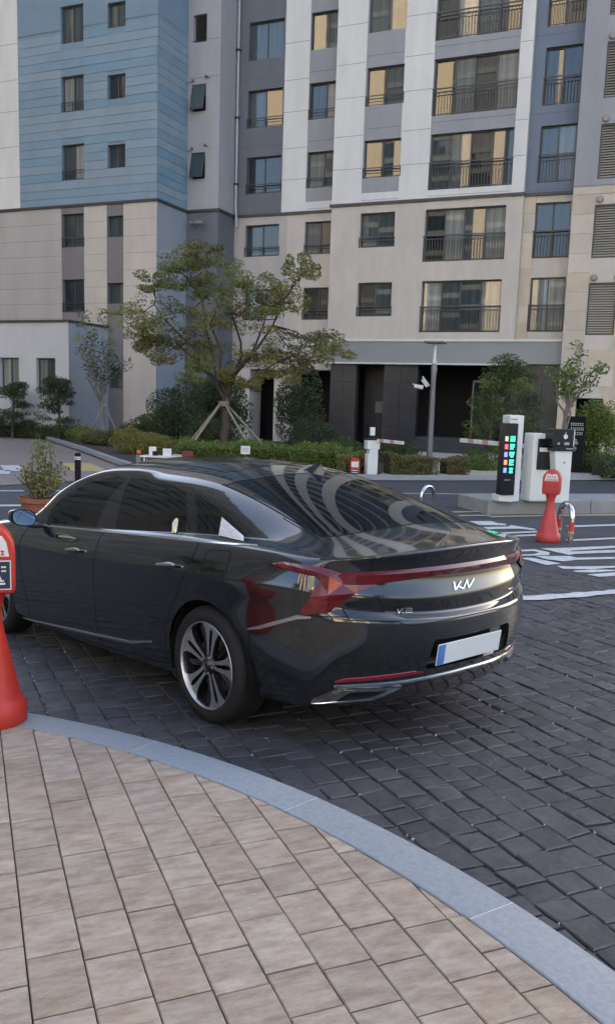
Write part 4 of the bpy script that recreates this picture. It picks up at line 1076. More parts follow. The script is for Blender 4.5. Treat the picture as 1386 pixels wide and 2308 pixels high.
    def strip(name, proj, pts, widths, thick, m, parent, sides=(1, -1), n=10, full=False):
        P = []
        for i in range(len(pts)-1):
            for k in range(n):
                t = k/n; P.append(((pts[i][0]*(1-t)+pts[i+1][0]*t, pts[i][1]*(1-t)+pts[i+1][1]*t), widths[i]*(1-t)+widths[i+1]*t))
        P.append((pts[-1], widths[-1])); H = []
        for q, w in P:
            h, nn = on(proj, q)
            if h: H.append((h, nn, w))
        for s in sides:
            mb = MB(); ring = []
            for i, (h, nn, w) in enumerate(H):
                t = (H[min(i+1, len(H)-1)][0]-H[max(i-1, 0)][0]).normalized(); u = nn.cross(t).normalized()
                rg = []
                for a, b in ((-1, -.3), (-.7, 1), (.7, 1), (1, -.3)):
                    p = h + u*(a*w*.5) + nn*(b*thick); rg.append(Vector((p.x, p.y*s, p.z)))
                ring.append(rg)
            n0 = 0
            for i in range(len(ring)-1):
                for j in range(3):
                    q = [ring[i][j], ring[i+1][j], ring[i+1][j+1], ring[i][j+1]]
                    mb.poly(q if s < 0 else q[::-1])
            mb.poly(ring[0]); mb.poly(ring[-1][::-1])
            me = mb.mesh(name, m)
            bm2 = bmesh.new(); bm2.from_mesh(me); bmesh.ops.remove_doubles(bm2, verts=bm2.verts, dist=1e-6); bmesh.ops.recalc_face_normals(bm2, faces=bm2.faces); bm2.to_mesh(me); bm2.free()
            me.polygons.foreach_set('use_smooth', [True]*len(me.polygons)); me.set_sharp_from_angle(angle=R(50))
            link(name, me, parent)
    strip('sill_trim', 'side', [(2.27,.928),(2.0,.943),(1.33,.970),(.69,.998),(.14,1.018),(-.20,1.032),(-.34,1.041)], [.012,.018,.018,.018,.018,.018,.012], .004, chrome, root)
    strip('rocker_trim', 'side', [(2.48,.19),(1.89,.236),(1.31,.279),(.80,.318),(.56,.368)], [.012,.020,.022,.022,.012], .005, satin, root)
    strip('bumper_side_trim', 'side', [(-.365,.607),(-.45,.628),(-.72,.724),(-.80,.734)], [.012,.022,.026,.014], .005, satin, root)
    strip('bumper_trim', 'rear', [(-.735,.376),(-.60,.384),(-.25,.398),(0,.402),(.25,.398),(.60,.384),(.735,.376)], [.016]*7, .009, chrome, root, sides=(1,))
    strip('reflector', 'rear', [(.738,.402),(.70,.414),(.55,.426),(.40,.436),(.345,.430)], [.012,.024,.026,.024,.008], .004, mat('reflector_red', (.24,.006,.018), rough=.12, coat=1.0), root)
    strip('roof_molding', 'top', [(1.60,.535),(1.38,.53),(1.0,.527),(.56,.522),(.28,.512)], [.010]*5, .001, blackmatt, root)
    # outside mirror
    for s in (1, -1):
        mb = MB(); c = Vector((2.055, 1.045*1, 1.012))
        prof = [(-.03,.985), (-.025,1.0), (.02,.98), (.07,.86), (.11,.6), (.13,.2)]
        rings = []
        for dx, k in prof:
            rg = []
            for j in range(20):
                a = 2*math.pi*j/20; cy, cz = math.cos(a), math.sin(a)
                yy = .090*k*math.copysign(abs(cy)**.7, cy); zz = .060*k*math.copysign(abs(cz)**.75, cz) + (.018*(yy/.090))*(-1 if True else 1)*-.6
                rg.append(Vector((c.x+dx+.25*(yy)*.35, s*(c.y+yy), c.z+zz)))
            rings.append(rg)
        for i in range(len(rings)-1):
            for j in range(20):
                q = [rings[i][j], rings[i][(j+1) % 20], rings[i+1][(j+1) % 20], rings[i+1][j]]; mb.poly(q if s > 0 else q[::-1])
        mb.poly(rings[-1] if s > 0 else rings[-1][::-1])
        me = mb.mesh('wing_mirror', paint); b3 = bmesh.new(); b3.from_mesh(me); bmesh.ops.remove_doubles(b3, verts=b3.verts, dist=1e-5); bmesh.ops.recalc_face_normals(b3, faces=b3.faces); b3.to_mesh(me); b3.free()
        me.polygons.foreach_set('use_smooth', [True]*len(me.polygons)); mo = link('wing_mirror', me, root)
        g = MB(); g.poly([(p - Vector((p.x-c.x, 0, 0))*0).lerp(Vector((rings[0][0].x, s*c.y, c.z)), .1) + Vector((-.002, 0, 0)) for p in rings[0]][::-1 if s > 0 else 1])
        g.build('mirror_glass', mat('mirror_glass', (.17,.21,.27), rough=.03, metal=1.0) if s > 0 else bpy.data.materials['mirror_glass'], mo)
        st = MB(); st.box(2.03, 2.12, s*.86 if s > 0 else -.99, s*.99 if s > 0 else -.86, .93, .965); st.build('mirror_stalk', blackgloss, mo, bevel=.01)
    # door handles
    for (x0, z0, x1, z1, key) in ((1.60,.816,1.385,.836,'f'), (.43,.857,.215,.876,'r')):
        for s in (1, -1):
            h0, n0 = on('side', ((x0+x1)/2, (z0+z1)/2))
            mb = MB(); L = [(0,.006),(.1,.011),(.5,.013),(.8,.015),(1,.007)]; ring = []
            for t, r in L:
                q = (x0+(x1-x0)*t, z0+(z1-z0)*t); h, n = on('side', q); off = .006 + .026*min(1, 4*t*(1.15-t)+.2)
                p = h + n*off; ring.append((p, r))
            ps = [Vector((p.x, p.y*s, p.z)) for p, r in ring]
            mb.tube(ps, [r for p, r in ring], 8)
            mb.build('handle', chrome, doors[key, s], smooth=True)
            cup = MB(); pts = []
            for j in range(16):
                a = 2*math.pi*j/16; h, n = on('side', ((x0+x1)/2+.02+.075*math.cos(a), (z0+z1)/2-.004+.028*math.sin(a))); p = h+n*.0015; pts.append((p.x, p.y*s, p.z))
            cup.poly(pts if s < 0 else pts[::-1]); cup.build('handle_recess', blackgloss, doors[key, s])
    # number plate: pale blank field with a blue band, held in a dark recess
    V_, F_, N_ = piece_16; to_obj('plate_recess', V_, F_, N_, paint, root, 0, flat=True)
    M = Matrix.Translation((-1.150, .045, .522)) @ Matrix.Rotation(R(-9), 4, 'Y')
    pl = MB(); pl.box(-.006, 0, -.262, .262, -.057, .057, M=M); plate = pl.build('license_plate', mat('plate_white', (.62,.66,.68), rough=.42), root, bevel=.003)
    pl = MB(); pl.box(-.0075, -.0055, .205, .259, -.054, .054, M=M); bb = pl.build('plate_band', mat('plate_blue', (.035,.13,.42), rough=.4, noise=.4, nscale=22, col2=(.10,.26,.55)), plate)
    # badges
    def badge(name, strokes, y0, z0, w, h, m, parent, thick=.12, x=None):
        """strokes in a unit box seen from behind (u to the viewer's right); one mesh"""
        mb = MB()
        for st in strokes:
            for (a, b) in zip(st[:-1], st[1:]):
                d = Vector((b[0]-a[0], b[1]-a[1])); d.normalize(); n = Vector((-d.y*h/w, d.x*w/h)); n.normalize()
                q = []
                for (p, sg) in ((a, -1), (b, -1), (b, 1), (a, 1)):
                    uu = p[0]*w + sg*n.x*thick*h*.5; zz = p[1]*h + sg*n.y*thick*h*.5
                    hh, nn = on('rear', (y0-uu, z0+zz)); q.append((hh, nn))
                top = [hq + nq*.006 for hq, nq in q]; lo = [hq for hq, nq in q]
                mb.poly(top)
                for i in range(4): mb.poly([lo[i], lo[(i+1) % 4], top[(i+1) % 4], top[i]])
        return mb.build(name, m, parent)
    badge('emblem', [[(0,.0),(0,.0)][:1]+[(.0,.95),(.0,.05)][:0]+[(.02,1),(.05,.05),(.34,.95)], [(.16,.42),(.40,.02),(.64,.98),(.66,.02),(1.0,.98)]], .135, .830, .165, .043, mat('badge_silver', (.75,.76,.78), rough=.25, metal=1.0), trunk, thick=.17)
    sil = bpy.data.materials['badge_silver']
    badge('lettering', [[(0,1),(.05,0),(.10,.45),(.40,1)], [(.14,.5),(.42,0)], [(.56,1),(.95,1),(.97,.55),(.56,.5),(.56,1)], [(.56,.5),(.54,0),(1,0),(.97,.52)]], .487, .742, .078, .024, sil, trunk, thick=.16)
    badge('lettering', [[(0,0),(0,1),(.3,1),(.3,0),(0,0)], [(.45,.0),(.45,1)], [(.45,1),(1,1),(1,.5),(.5,.5)], [(.45,0),(1,0)]], -.405, .748, .062, .018, satin, trunk, thick=.14)
    # lower bumper: reflectors, exhaust finishers, dark valance
    for s in (1, -1):
        out = [(.030,.283),(-.275,.303),(-.42,.368),(-.135,.368)]; inn = [(-.085,.297),(-.262,.314),(-.355,.354),(-.165,.352)]
        def lay_on(L, k):
            r = []
            for a_ in range(4):
                for b_ in range(6):
                    p_, q_ = L[a_], L[(a_+1) % 4]; h, n = on('corner', (p_[0]+(q_[0]-p_[0])*b_/6, p_[1]+(q_[1]-p_[1])*b_/6)); r.append(h+n*k)
            return r
        A = lay_on(out, .018); Bq = lay_on(inn, .014); C = lay_on(inn, -.03); D = lay_on(out, -.02)
        fix = lambda L: [(p.x, p.y*s, p.z) for p in L]; mb = MB()
        for i in range(24):
            j = (i+1) % 24; mb.poly(fix([A[i], A[j], Bq[j], Bq[i]])); mb.poly(fix([Bq[i], Bq[j], C[j], C[i]])); mb.poly(fix([D[i], D[j], A[j], A[i]]))
        # dark mouth of the finisher, sitting just proud of the painted skin
        C = lay_on(inn, .004)
        ex = mb.build('exhaust_trim', chrome, root)
        h, n = on('corner', (-.215, .330)); cc = h+n*.008; C = lay_on(inn, .007); mb = MB()
        for i in range(24): mb.poly(fix([C[i], C[(i+1) % 24], cc]))
        mb.build('exhaust_outlet', blackmatt, ex)
    # shark-fin aerial
    mb = MB(); fin = [(-.10,0,.028),(-.06,.012,.04),(0,.0,.05)]
    h, n = on('top', (.13, 0.0)); bz = h.z
    ring = []
    for x, w, t in ((.10,.012,.004),(.05,.030,.022),(0,.034,.042),(-.05,.030,.062),(-.085,.014,.066),(-.095,.010,.02)):
        hh, _ = on('top', (.13+x, 0)); ring.append([Vector((.13+x, w, hh.z-.004)), Vector((.13+x, w*.55, hh.z+t*.6)), Vector((.13+x, 0, hh.z+t)), Vector((.13+x, -w*.55, hh.z+t*.6)), Vector((.13+x, -w, hh.z-.004))])
    for i in range(len(ring)-1):
        for j in range(4): mb.poly([ring[i][j], ring[i][j+1], ring[i+1][j+1], ring[i+1][j]])
    mb.poly(ring[0][::-1]); mb.poly(ring[-1])
    me = mb.mesh('roof_aerial', paint); b3 = bmesh.new(); b3.from_mesh(me); bmesh.ops.remove_doubles(b3, verts=b3.verts, dist=1e-5); bmesh.ops.recalc_face_normals(b3, faces=b3.faces); b3.to_mesh(me); b3.free()
    me.polygons.foreach_set('use_smooth', [True]*len(me.polygons)); me.set_sharp_from_angle(angle=R(50)); link('roof_aerial', me, root)
    # things seen in the quarter and rear door glass
    mb = MB(); sh = []
    for q in ((.085,1.150),(.02,1.055),(-.225,1.046),(-.17,1.066)):
        h, n = on('side', q); sh.append(h + n*.004)
    mb.poly(sh); mb.build('window_shade', mat('shade_mesh', (.55,.56,.57), rough=.6, noise=.45, nscale=120), root)
    mb = MB(); sh = []
    for q in ((.452,1.035),(.492,1.085),(.487,1.108),(.468,1.118),(.447,1.108),(.412,1.045),(.400,1.033)):
        h, n = on('side', q); sh.append(h + n*.004)
    mb.poly(sh); mb.build('window_tag', mat('tag_white', (.62,.62,.58), rough=.5, noise=.2, nscale=15, col2=(.75,.68,.32)), root)
    # cabin
    cab = MB(); cab.box(-.3, 2.5, -.78, .78, .42, .50); cab.box(2.15, 2.6, -.74, .74, .5, .90)
    for sx in (1.25, .25):
        for sy in (-.38, .38):
            cab.box(sx-.02, sx+.42, sy-.25, sy+.25, .5, .66); Mt = Matrix.Translation((sx, sy, .62)) @ Matrix.Rotation(R(-16), 4, 'Y')
            cab.box(-.11, .03, -.24, .24, 0, .50, M=Mt); cab.box(-.10, -.01, -.13, .13, .53, .70, M=Mt)
    cab.build('seats', seatm, root, bevel=.035)
    mb = MB(); Mt = Matrix.Translation((1.88, .38, .92)) @ Matrix.Rotation(R(62), 4, 'Y')
    mb.tube([Mt @ Vector((.18*math.cos(a), .18*math.sin(a), 0)) for a in [2*math.pi*i/28 for i in range(29)]], .016, 8); mb.tube([Mt @ Vector((-.17, 0, 0)), Mt @ Vector((.17, 0, 0))], .02, 6)
    mb.build('steering_wheel', blackmatt, root, smooth=True)
    ub = MB(); ub.box(-.80, 3.5, -.55, .55, .20, .42); ub.box(.36, 2.5, -.84, .84, .20, .40)
    ub.build('underbody', blackmatt, root)
    # wheel housings and wheels
    for cx in (0, 2.895):
        for s in (1, -1):
            mb = MB(); n = 24
            for i in range(n):
                a0, a1 = math.pi*(i/n*1.16-.08), math.pi*((i+1)/n*1.16-.08)
                p = [(cx+.374*math.cos(a), .335+.374*math.sin(a)) for a in (a0, a1)]
                yo = s*.90; yi = s*.60
                mb.poly([(p[0][0], yi, p[0][1]), (p[1][0], yi, p[1][1]), (p[1][0], yo, p[1][1]), (p[0][0], yo, p[0][1])])
            mb.poly([(cx+.374*math.cos(math.pi*(i/n*1.16-.08)), s*.60, .335+.374*math.sin(math.pi*(i/n*1.16-.08))) for i in range(n+1)])
            mb.build('wheel_housing', blackmatt, root)
            w = empty('wheel'); w.parent = root; w.location = (cx, s*.925, .335); w.rotation_euler = (0, 0, 0 if s > 0 else math.pi)
            if cx == 0 and s == 1: make_wheel(w); proto = w
            else:
                for ch in kids(proto):
                    c2 = ch.copy(); COL.objects.link(c2); c2.parent = w
    return root
def make_wheel(w):
    """outer face at y=0, inboard towards -y"""
    RY = Matrix.Rotation(R(-90), 4, 'X')     # z axis of the lathe -> +y
    T = MB(); T.lathe([(.245,-.02),(.258,-.008),(.285,-.004),(.312,-.012),(.327,-.03),(.335,-.05),(.335,-.19),(.327,-.21),(.31,-.23),(.25,-.22)], 56, M=RY)
    T.build('tyre', rubber, w, smooth='all')
    B = MB(); B.lathe([(.242,-.025),(.236,-.035),(.232,-.06),(.215,-.14),(.22,-.2)], 48, M=RY); B.lathe([(.232,-.125),(.04,-.11)], 40, M=RY)
    B.build('rim_barrel', alloydark, w, smooth='all')
    D = MB(); D.lathe([(.165,-.105),(.165,-.095),(.07,-.095)], 40, M=RY); D.build('brake_disc', discm, w)
    L = MB(); L.lathe([(.2485,-.018),(.2490,-.012),(.2455,-.010),(.2415,-.014),(.240,-.036)], 64, M=RY); L.build('rim_lip', alloy, w, smooth='all')
    off = R(11)
    for k in range(5):
        a = math.pi/2 + off + k*2*math.pi/5
        def P(r, da, y): return Vector((r*math.cos(a)-da*math.sin(a), y, r*math.sin(a)+da*math.cos(a)))
        mb = MB()
        # two fingers that join towards the rim, silver faces with dark flanks
        for sgn in (1, -1):
            inn = [(.050,.006,.023),(.10,.009,.030),(.16,.013,.042),(.20,.013,.062),(.222,.0,.085),(.238,.0,.094)]
            for (r0, a0, b0), (r1, a1, b1) in zip(inn[:-1], inn[1:]):
                y0 = -.034+.05*(r0-.05); y1 = -.034+.05*(r1-.05)
                q = [P(r0, sgn*a0, y0), P(r1, sgn*a1, y1), P(r1, sgn*b1, y1), P(r0, sgn*b0, y0)]
                mb.poly(q if sgn < 0 else q[::-1], alloy)
                for (u0, u1) in ((a0, a1), (b0, b1)):
                    mb.poly([P(r0, sgn*u0, y0), P(r1, sgn*u1, y1), P(r1, sgn*u1, y1-.035), P(r0, sgn*u0, y0-.035)], alloydark)
        mb.build('spoke', None, w)
        # dark secondary spokes set back between the silver ones
        a += math.pi/5
        mb = MB()
        for sgn in (1, -1):
            q = [P(.05, 0, -.060), P(.232, 0, -.052), P(.232, sgn*.020, -.056), P(.05, sgn*.010, -.064)]
            mb.poly(q if sgn < 0 else q[::-1])
        mb.build('inner_spoke', alloydark, w)
    H = MB(); H.lathe([(.058,-.05),(.056,-.030),(.036,-.024),(.034,-.018),(.001,-.016)], 24, M=RY); H.build('hub_cap', alloydark, w, smooth='all')
    for k in range(5):
        a = math.pi/2 + k*2*math.pi/5 + .4; n = MB()
        n.lathe([(.009,-.045),(.009,-.022),(.001,-.020)], 8, M=Matrix.Translation((.047*math.cos(a), 0, .047*math.sin(a))) @ RY); n.build('lug_nut', satin, w)
car = build_car()

# ------------------------------------------------------------------ street objects
red_p = mat('cone_red', (.50,.035,.022), rough=.42, noise=.10, nscale=6, bump=.02)
red_f = mat('cone_red_faded', (.50,.050,.048), rough=.45, noise=.10, nscale=6)
lab_w = mat('label_white', (.74,.72,.69), rough=.5)
navy = mat('label_navy', (.010,.022,.050), rough=.45)
txt_r = mat('label_red_print', (.40,.03,.03), rough=.5)
white_m = mat('machine_white', (.74,.76,.73), rough=.42, noise=.05, nscale=2.5)
black_m = mat('machine_black', (.008,.009,.011), rough=.22, spec=.5)
steel = mat('polished_steel', (.62,.63,.65), rough=.14, metal=1.0)
yel = mat('band_yellow', (.50,.36,.04), rough=.5)
def led(name, c, s): return mat(name, tuple(x*.4 for x in c), rough=.4, emit=c, estr=s)
def parking_cone(loc, rz, label, near):
    m = red_p if near else red_f
    t = empty('parking_cone', loc, rz); tag(t, label, 'cone', 'red parking cones with a sign head')
    b = MB(); b.lathe([(.001,.0),(.168,.0),(.176,.012),(.176,.055),(.172,.10),(.158,.122),(.150,.135)], 36); b.build('base', m, t, smooth=True)
    b = MB(); b.lathe([(.150,.133),(.140,.165),(.105,.32),(.072,.47),(.058,.545),(.055,.58)], 36); b.build('cone_body', m, t, smooth=True)
    b = MB(); b.lathe([(.055,.579),(.060,.62),(.074,.66),(.088,.695),(.001,.70)], 30); b.build('neck', m, t, smooth=True)
    pts = [(-.120,.69),(.120,.69),(.128,.74)] + [(.128*math.cos(a), .905+.145*math.sin(a)) for a in [math.pi*i/16 for i in range(17)]] + [(-.128,.74)]
    M = Matrix(((1,0,0,0),(0,0,-1,.085),(0,1,0,0),(0,0,0,1)))
    h = MB(); h.prism(pts, .17, M=M); hd = h.build('head', m, t, smooth=True, bevel=.018, bseg=3)
    l = MB(); M2 = Matrix(((1,0,0,0),(0,0,-1,-.0865),(0,1,0,0),(0,0,0,1)))
    l.prism([(-.098,.885),(.098,.885),(.086,.955),(.066,.99),(.02,.985),(0,.972),(-.02,.985),(-.066,.99),(-.086,.955)], .003, M=M2); lb = l.build('label', lab_w, hd)
    tx = MB()
    for (z, segs) in ((.945,((-.06,-.042),(-.03,-.012),(0,.02),(.032,.055))),(.905,((-.075,-.05),(-.04,-.02),(-.01,.015),(.025,.05),(.058,.075)))):
        for a, c in segs:
            tx.box(a, c, -.0915, -.0885, z-.013, z-.008); tx.box((a+c)/2-.003, (a+c)/2+.003, -.0915, -.0885, z-.010, z+.012); tx.box(a, c, -.0915, -.0885, z+.004, z+.009)
    tx.build('lettering', txt_r, lb)
    if near:
        l = MB(); l.box(-.106, .106, -.0895, -.086, .715, .865); fr_ = l.build('panel_rim', lab_w, hd)
        l = MB(); l.box(-.100, .100, -.0915, -.0885, .721, .859); l.build('panel', navy, fr_)
        tx = MB()
        for z, n in ((.832, 5), (.812, 5)):
            for i in range(n): tx.box(-.085+i*.036, -.062+i*.036, -.0935, -.0905, z-.004, z+.004)
        for x in (-.05, .045):
            tx.box(x-.030, x+.032, -.0935, -.0905, .742, .752); tx.box(x-.024, x+.026, -.0935, -.0905, .758, .766); tx.prism([(x-.016,.768),(x+.016,.768),(x+.004,.795),(x-.004,.795)], .003, M=Matrix(((1,0,0,0),(0,0,-1,-.0905),(0,1,0,0),(0,0,0,1))))
        tx.build('lettering', lab_w, fr_)
    return t
parking_cone((-3.215, 3.37, G(-3.19, 3.375)+.122), R(43), 'large bright red sign cone standing on the tan pavers at the kerb', True)
parking_cone((-1.78, 12.98, G(-1.78, 12.98)-.002), R(2), 'pink-red sign cone standing on the asphalt before the concrete island', False)
def hoop(p, q, h, label, bands):
    t = empty('hoop_bollard', ((p[0]+q[0])/2, (p[1]+q[1])/2, G(*p)), math.atan2(q[1]-p[1], q[0]-p[0])); tag(t, label, 'bollard', 'steel hoop bollards')
    w = math.hypot(q[0]-p[0], q[1]-p[1])/2; b = MB(); r = .038
    pts = [(-w,0,-.02),(-w,0,h-w)]+[(w*math.cos(a), 0, h-w+w*math.sin(a)) for a in [math.pi-math.pi*i/12 for i in range(1, 13)]]+[(w,0,-.02)]
    b.tube(pts, r, 14); b.build('tube', steel, t, smooth=True)
    if bands:
        for s in (-w, w):
            b = MB(); b.tube([(s,0,.17),(s,0,.30)], r+.002, 14); b.build('red_band', red_f, t, smooth=True)
            b = MB(); b.tube([(s,0,.135),(s,0,.17)], r+.0022, 14); b.build('yellow_band', yel, t, smooth=True)
hoop((-1.46,12.96),(-1.68,13.30),.55,'polished steel hoop bollard directly behind the pink-red sign cone',True)
hoop((-4.62,16.15),(-4.48,16.52),.32,'polished steel hoop bollard showing above the edge of the car roof',False)
# gate machines on the island
IZ = .245; IR = math.atan2(.651, .759)
k = empty('display_kiosk', (-2.865, 15.36, IZ), IR); tag(k, 'white kiosk with tall black display of green glowing numbers', 'kiosk')
b = MB(); b.box(.06, .19, -.10, .16, 0, 1.485); b.box(-.085, .06, -.10, .16, 1.345, 1.485); b.box(-.20, .06, -.10, .16, 0, .115); b.box(-.06, .06, .04, .15, .115, 1.345); b.build('housing', white_m, k, bevel=.012)
b = MB(); b.box(-.195, .062, -.145, .035, .115, 1.345); pn = b.build('display_panel', black_m, k, bevel=.008)
cols = [(.35,.35,.33),(.75,.08,.10),(.22,.22,.60),(.75,.22,.10),(.12,.28,.70)]
GL = [[(0,0,1,.15),(0,.4,1,.55),(0,.85,1,1),(.1,0,.25,1),(.7,0,.85,1)],[(0,0,.45,.15),(0,.45,.45,.6),(.55,0,.7,1),(.7,.4,1,.55),(0,.8,1,1),(.1,.2,.25,.9)],[(0,.8,1,1),(.0,.3,.2,.8),(.4,.2,.6,.8),(.2,0,.8,.2),(.75,.3,.9,1)],[(0,0,1,.2),(.05,.2,.25,.6),(.05,.5,.95,.65),(.6,.6,.8,1),(0,.85,1,1)],[(.1,.7,.9,.95),(.55,.4,.8,.7),(.2,.2,.6,.45),(.1,0,.9,.2)]]
for i in range(5):
    z = 1.085-i*.135
    b = MB(); b.box(-.178, -.118, -.150, -.1455, z-.042, z+.042); ic = b.build('icon', led('icon_light_%s' % ('abcde'[i]), cols[i], .35), pn)
    b = MB(); b.box(-.160, -.136, -.1525, -.1502, z-.028, z-.020); b.box(-.151, -.145, -.1525, -.1502, z-.02, z+.024); b.box(-.162, -.134, -.1525, -.1502, z+.006, z+.012); b.build('lettering', lab_w, ic)
    b = MB()
    for (x0, z0, x1, z1) in GL[i]:
        b.box(-.075+x0*.085, -.075+x1*.085, -.150, -.1455, z-.044+z0*.088, z-.044+z1*.088)
    b.build('digits', bpy.data.materials.get('led_green') or led('led_green', (.02,.85,.22), 1.1), pn)
b = MB(); b.box(-.15, -.03, -.149, -.1455, .375, .381); b.build('lettering', lab_w, pn)
b = MB(); b.box(-.07, .06, -.1035, -.099, 1.405, 1.43); b.build('lettering', mat('print_grey', (.30,.32,.33), rough=.5), k)
k = empty('barrier_gate', (-2.455, 15.73, IZ), IR); tag(k, 'white barrier machine with black window and striped arm beside the display kiosk', 'barrier')
b = MB(); b.box(-.17, .17, -.15, .17, 0, 1.19); b.build('housing', white_m, k, bevel=.02)
b = MB(); b.box(-.085, .21, -.175, -.14, .56, 1.10); b.build('front_window', black_m, k, bevel=.012)
b = MB(); b.box(-.06, .17, -.180, -.173, .875, .945); b.build('notice', lab_w, k)
def arm(k, p, d, L, z):
    a = empty('arm'); a.parent = k; a.rotation_euler = (0, 0, d-k.rotation_euler.z); a.location = p
    b = MB(); b.box(0, L, -.025, .025, z-.04, z+.04); b.build('boom', white_m, a, bevel=.006)
    b = MB()
    for i in range(max(1, int(L/.5))): b.box(.15+i*.5, .35+i*.5, -.027, .027, z-.042, z+.042)
    b.build('stripe', mat('arm_stripe', (.56,.30,.27), rough=.5) if not bpy.data.materials.get('arm_stripe') else bpy.data.materials['arm_stripe'], a)
arm(k, (-.1, .2, 0), R(136), 2.15, .95)
k = empty('ticket_machine', (-2.10, 15.80, IZ), IR); tag(k, 'white ticket machine with black reader head at the right end of the row', 'machine')
b = MB(); b.prism([(-.10,0),(.17,0),(.17,1.0),(-.17,1.0),(-.17,.86),(-.13,.55)], .34, M=Matrix(((1,0,0,0),(0,0,-1,.17),(0,1,0,0),(0,0,0,1)))); b.build('housing', white_m, k, bevel=.01)
b = MB(); b.box(-.26, .155, -.21, .15, .985, 1.275); b.box(-.23, .175, -.20, .16, .90, .985); hd = b.build('reader_head', black_m, k, bevel=.012)
b = MB(); b.box(.155, .18, -.19, .16, .985, 1.275); b.build('side_plate', white_m, k)
b = MB(); b.lathe([(.001,.004),(.042,.004),(.042,0)], 20, M=Matrix.Translation((-.015,-.212,1.15)) @ Matrix.Rotation(R(90), 4, 'X')); b.box(-.022, -.008, -.2165, -.2115, 1.20, 1.225); b.build('emblem', lab_w, hd)
b = MB(); b.box(-.03, .07, -.2125, -.2085, 1.005, 1.055); b.box(.02, .15, -.2035, -.1985, .935, .952); b.box(-.16, -.12, -.2125, -.2085, 1.01, 1.05); b.build('button', mat('button_grey', (.36,.37,.38), rough=.4), hd)
b = MB(); b.lathe([(.001,.004),(.02,.004),(.02,0)], 12, M=Matrix.Translation((.02,-.172,.70)) @ Matrix.Rotation(R(90), 4, 'X')); b.build('lock', steel, k)
k = empty('barrier_gate', (-7.39, 21.05, 0), R(38)); tag(k, 'slim white barrier post with short arm and camera left of the lamp post', 'barrier')
b = MB(); b.box(-.16, .16, -.15, .15, 0, .10); b.box(-.135, .135, -.13, .13, .10, .62); b.box(-.10, .13, -.13, .13, .62, .74); b.box(-.16, .17, -.14, .14, .74, .97); b.build('housing', white_m, k, bevel=.012)
b = MB(); b.box(-.17, .17, -.15, .15, .972, 1.0); b.build('cap', black_m, k)
b = MB(); b.box(-.06, .06, -.05, .05, 1.08, 1.29); cm = b.build('camera', white_m, k, bevel=.015); b = MB(); b.tube([(0,0,1.0),(0,0,1.09)], .025, 8); b.build('camera_mount', black_m, cm)
arm(k, (.1, -.1, 0), R(-40), 1.22, .965)
m = empty('lane_marker', (-7.72, 20.78, 0), R(20)); tag(m, 'short orange-red marker standing at the foot of the slim barrier post', 'marker')
b = MB(); b.prism([(-.12,0),(.12,0),(.12,.44),(.07,.50),(-.07,.50),(-.12,.44)], .18, M=Matrix(((1,0,0,0),(0,0,-1,.09),(0,1,0,0),(0,0,0,1)))); b.build('body', red_p, m, bevel=.01)
b = MB(); b.box(-.09, .09, -.097, -.090, .28, .42); b.build('label', lab_w, m); b = MB(); b.box(-.09, .09, -.098, -.090, .06, .22)
for z in (.10,.15,.20): b.box(-.075, .075, -.101, -.097, z-.01, z+.008, lab_w)
b.mats.insert(0, navy); b.mi = [0]*6+[1]*18; b.mats = [navy, lab_w]; b.build('panel', None, m)
# lamp post with cameras
lp = empty('lamp_post', (-6.35, 22.75, 0), 0); tag(lp, 'slender grey lamp post with flat square head and two cameras', 'lamp post')
lpm = mat('lamp_grey', (.17,.175,.18), rough=.45, metal=.5)
b = MB(); b.lathe([(.12,0),(.12,.03),(.085,.06),(.078,1.0),(.066,2.6),(.088,2.86),(.05,2.98)], 20); b.build('pole', lpm, lp, smooth=True)
b = MB(); b.lathe([(.05,2.97),(.062,3.02),(.04,3.10),(.036,3.50),(.001,3.5)], 16); b.build('light_neck', mat('neck_white', (.68,.68,.64), rough=.35), lp, smooth=True)
b = MB(); b.box(-.25, .25, -.25, .25, 3.50, 3.55); b.build('lamp_head', lpm, lp, bevel=.012)
b = MB(); b.tube([(0,0,2.40),(-.42,-.02,2.40)], .02, 8); br = b.build('camera_bracket', lpm, lp)
for (x, z, tl) in ((-.20,2.46,55),(-.36,2.36,10)):
    M = Matrix.Translation((x, -.05, z)) @ Matrix.Rotation(R(tl), 4, 'Y') @ Matrix.Rotation(R(20), 4, 'Z')
    b = MB(); b.tube([M @ Vector((-.14,0,0)), M @ Vector((.10,0,0))], .05, 12); b.box(-.19, .10, -.058, .058, .035, .055, M=M); cmo = b.build('camera', white_m, lp, smooth=True)
    b = MB(); b.tube([M @ Vector((-.15,0,0)), M @ Vector((-.135,0,0))], .044, 12); b.build('lens', black_m, cmo)
# black information board
s = empty('information_board', (-3.05, 26.2, 0), R(12)); tag(s, 'black information board with white lettering standing behind the ticket machine', 'sign')
b = MB(); b.box(-.26, .26, -.07, .07, 0, 1.72); pnl = b.build('panel', mat('board_black', (.010,.011,.013), rough=.8, spec=.15), s, bevel=.01)
b = MB(); rr = random.Random(4)
for j, z in enumerate((1.50,1.37,1.24)):
    x = -.15
    while x < .19:
        w = rr.uniform(.03,.055); b.box(x, x+w, -.074, -.0705, z-.045, z-.03); b.box(x, x+w, -.074, -.0705, z+.012, z+.027); b.box(x+w*.4, x+w*.4+.014, -.074, -.0705, z-.04, z+.04); x += w+.014
for z in (1.10,1.06,1.02,.98,.94,.90,.84,.80,.74): b.box(-.15, -.15+rr.uniform(.10,.26), -.074, -.0705, z-.009, z+.009)
b.build('lettering', mat('board_print', (.5,.5,.5), rough=.5), pnl)
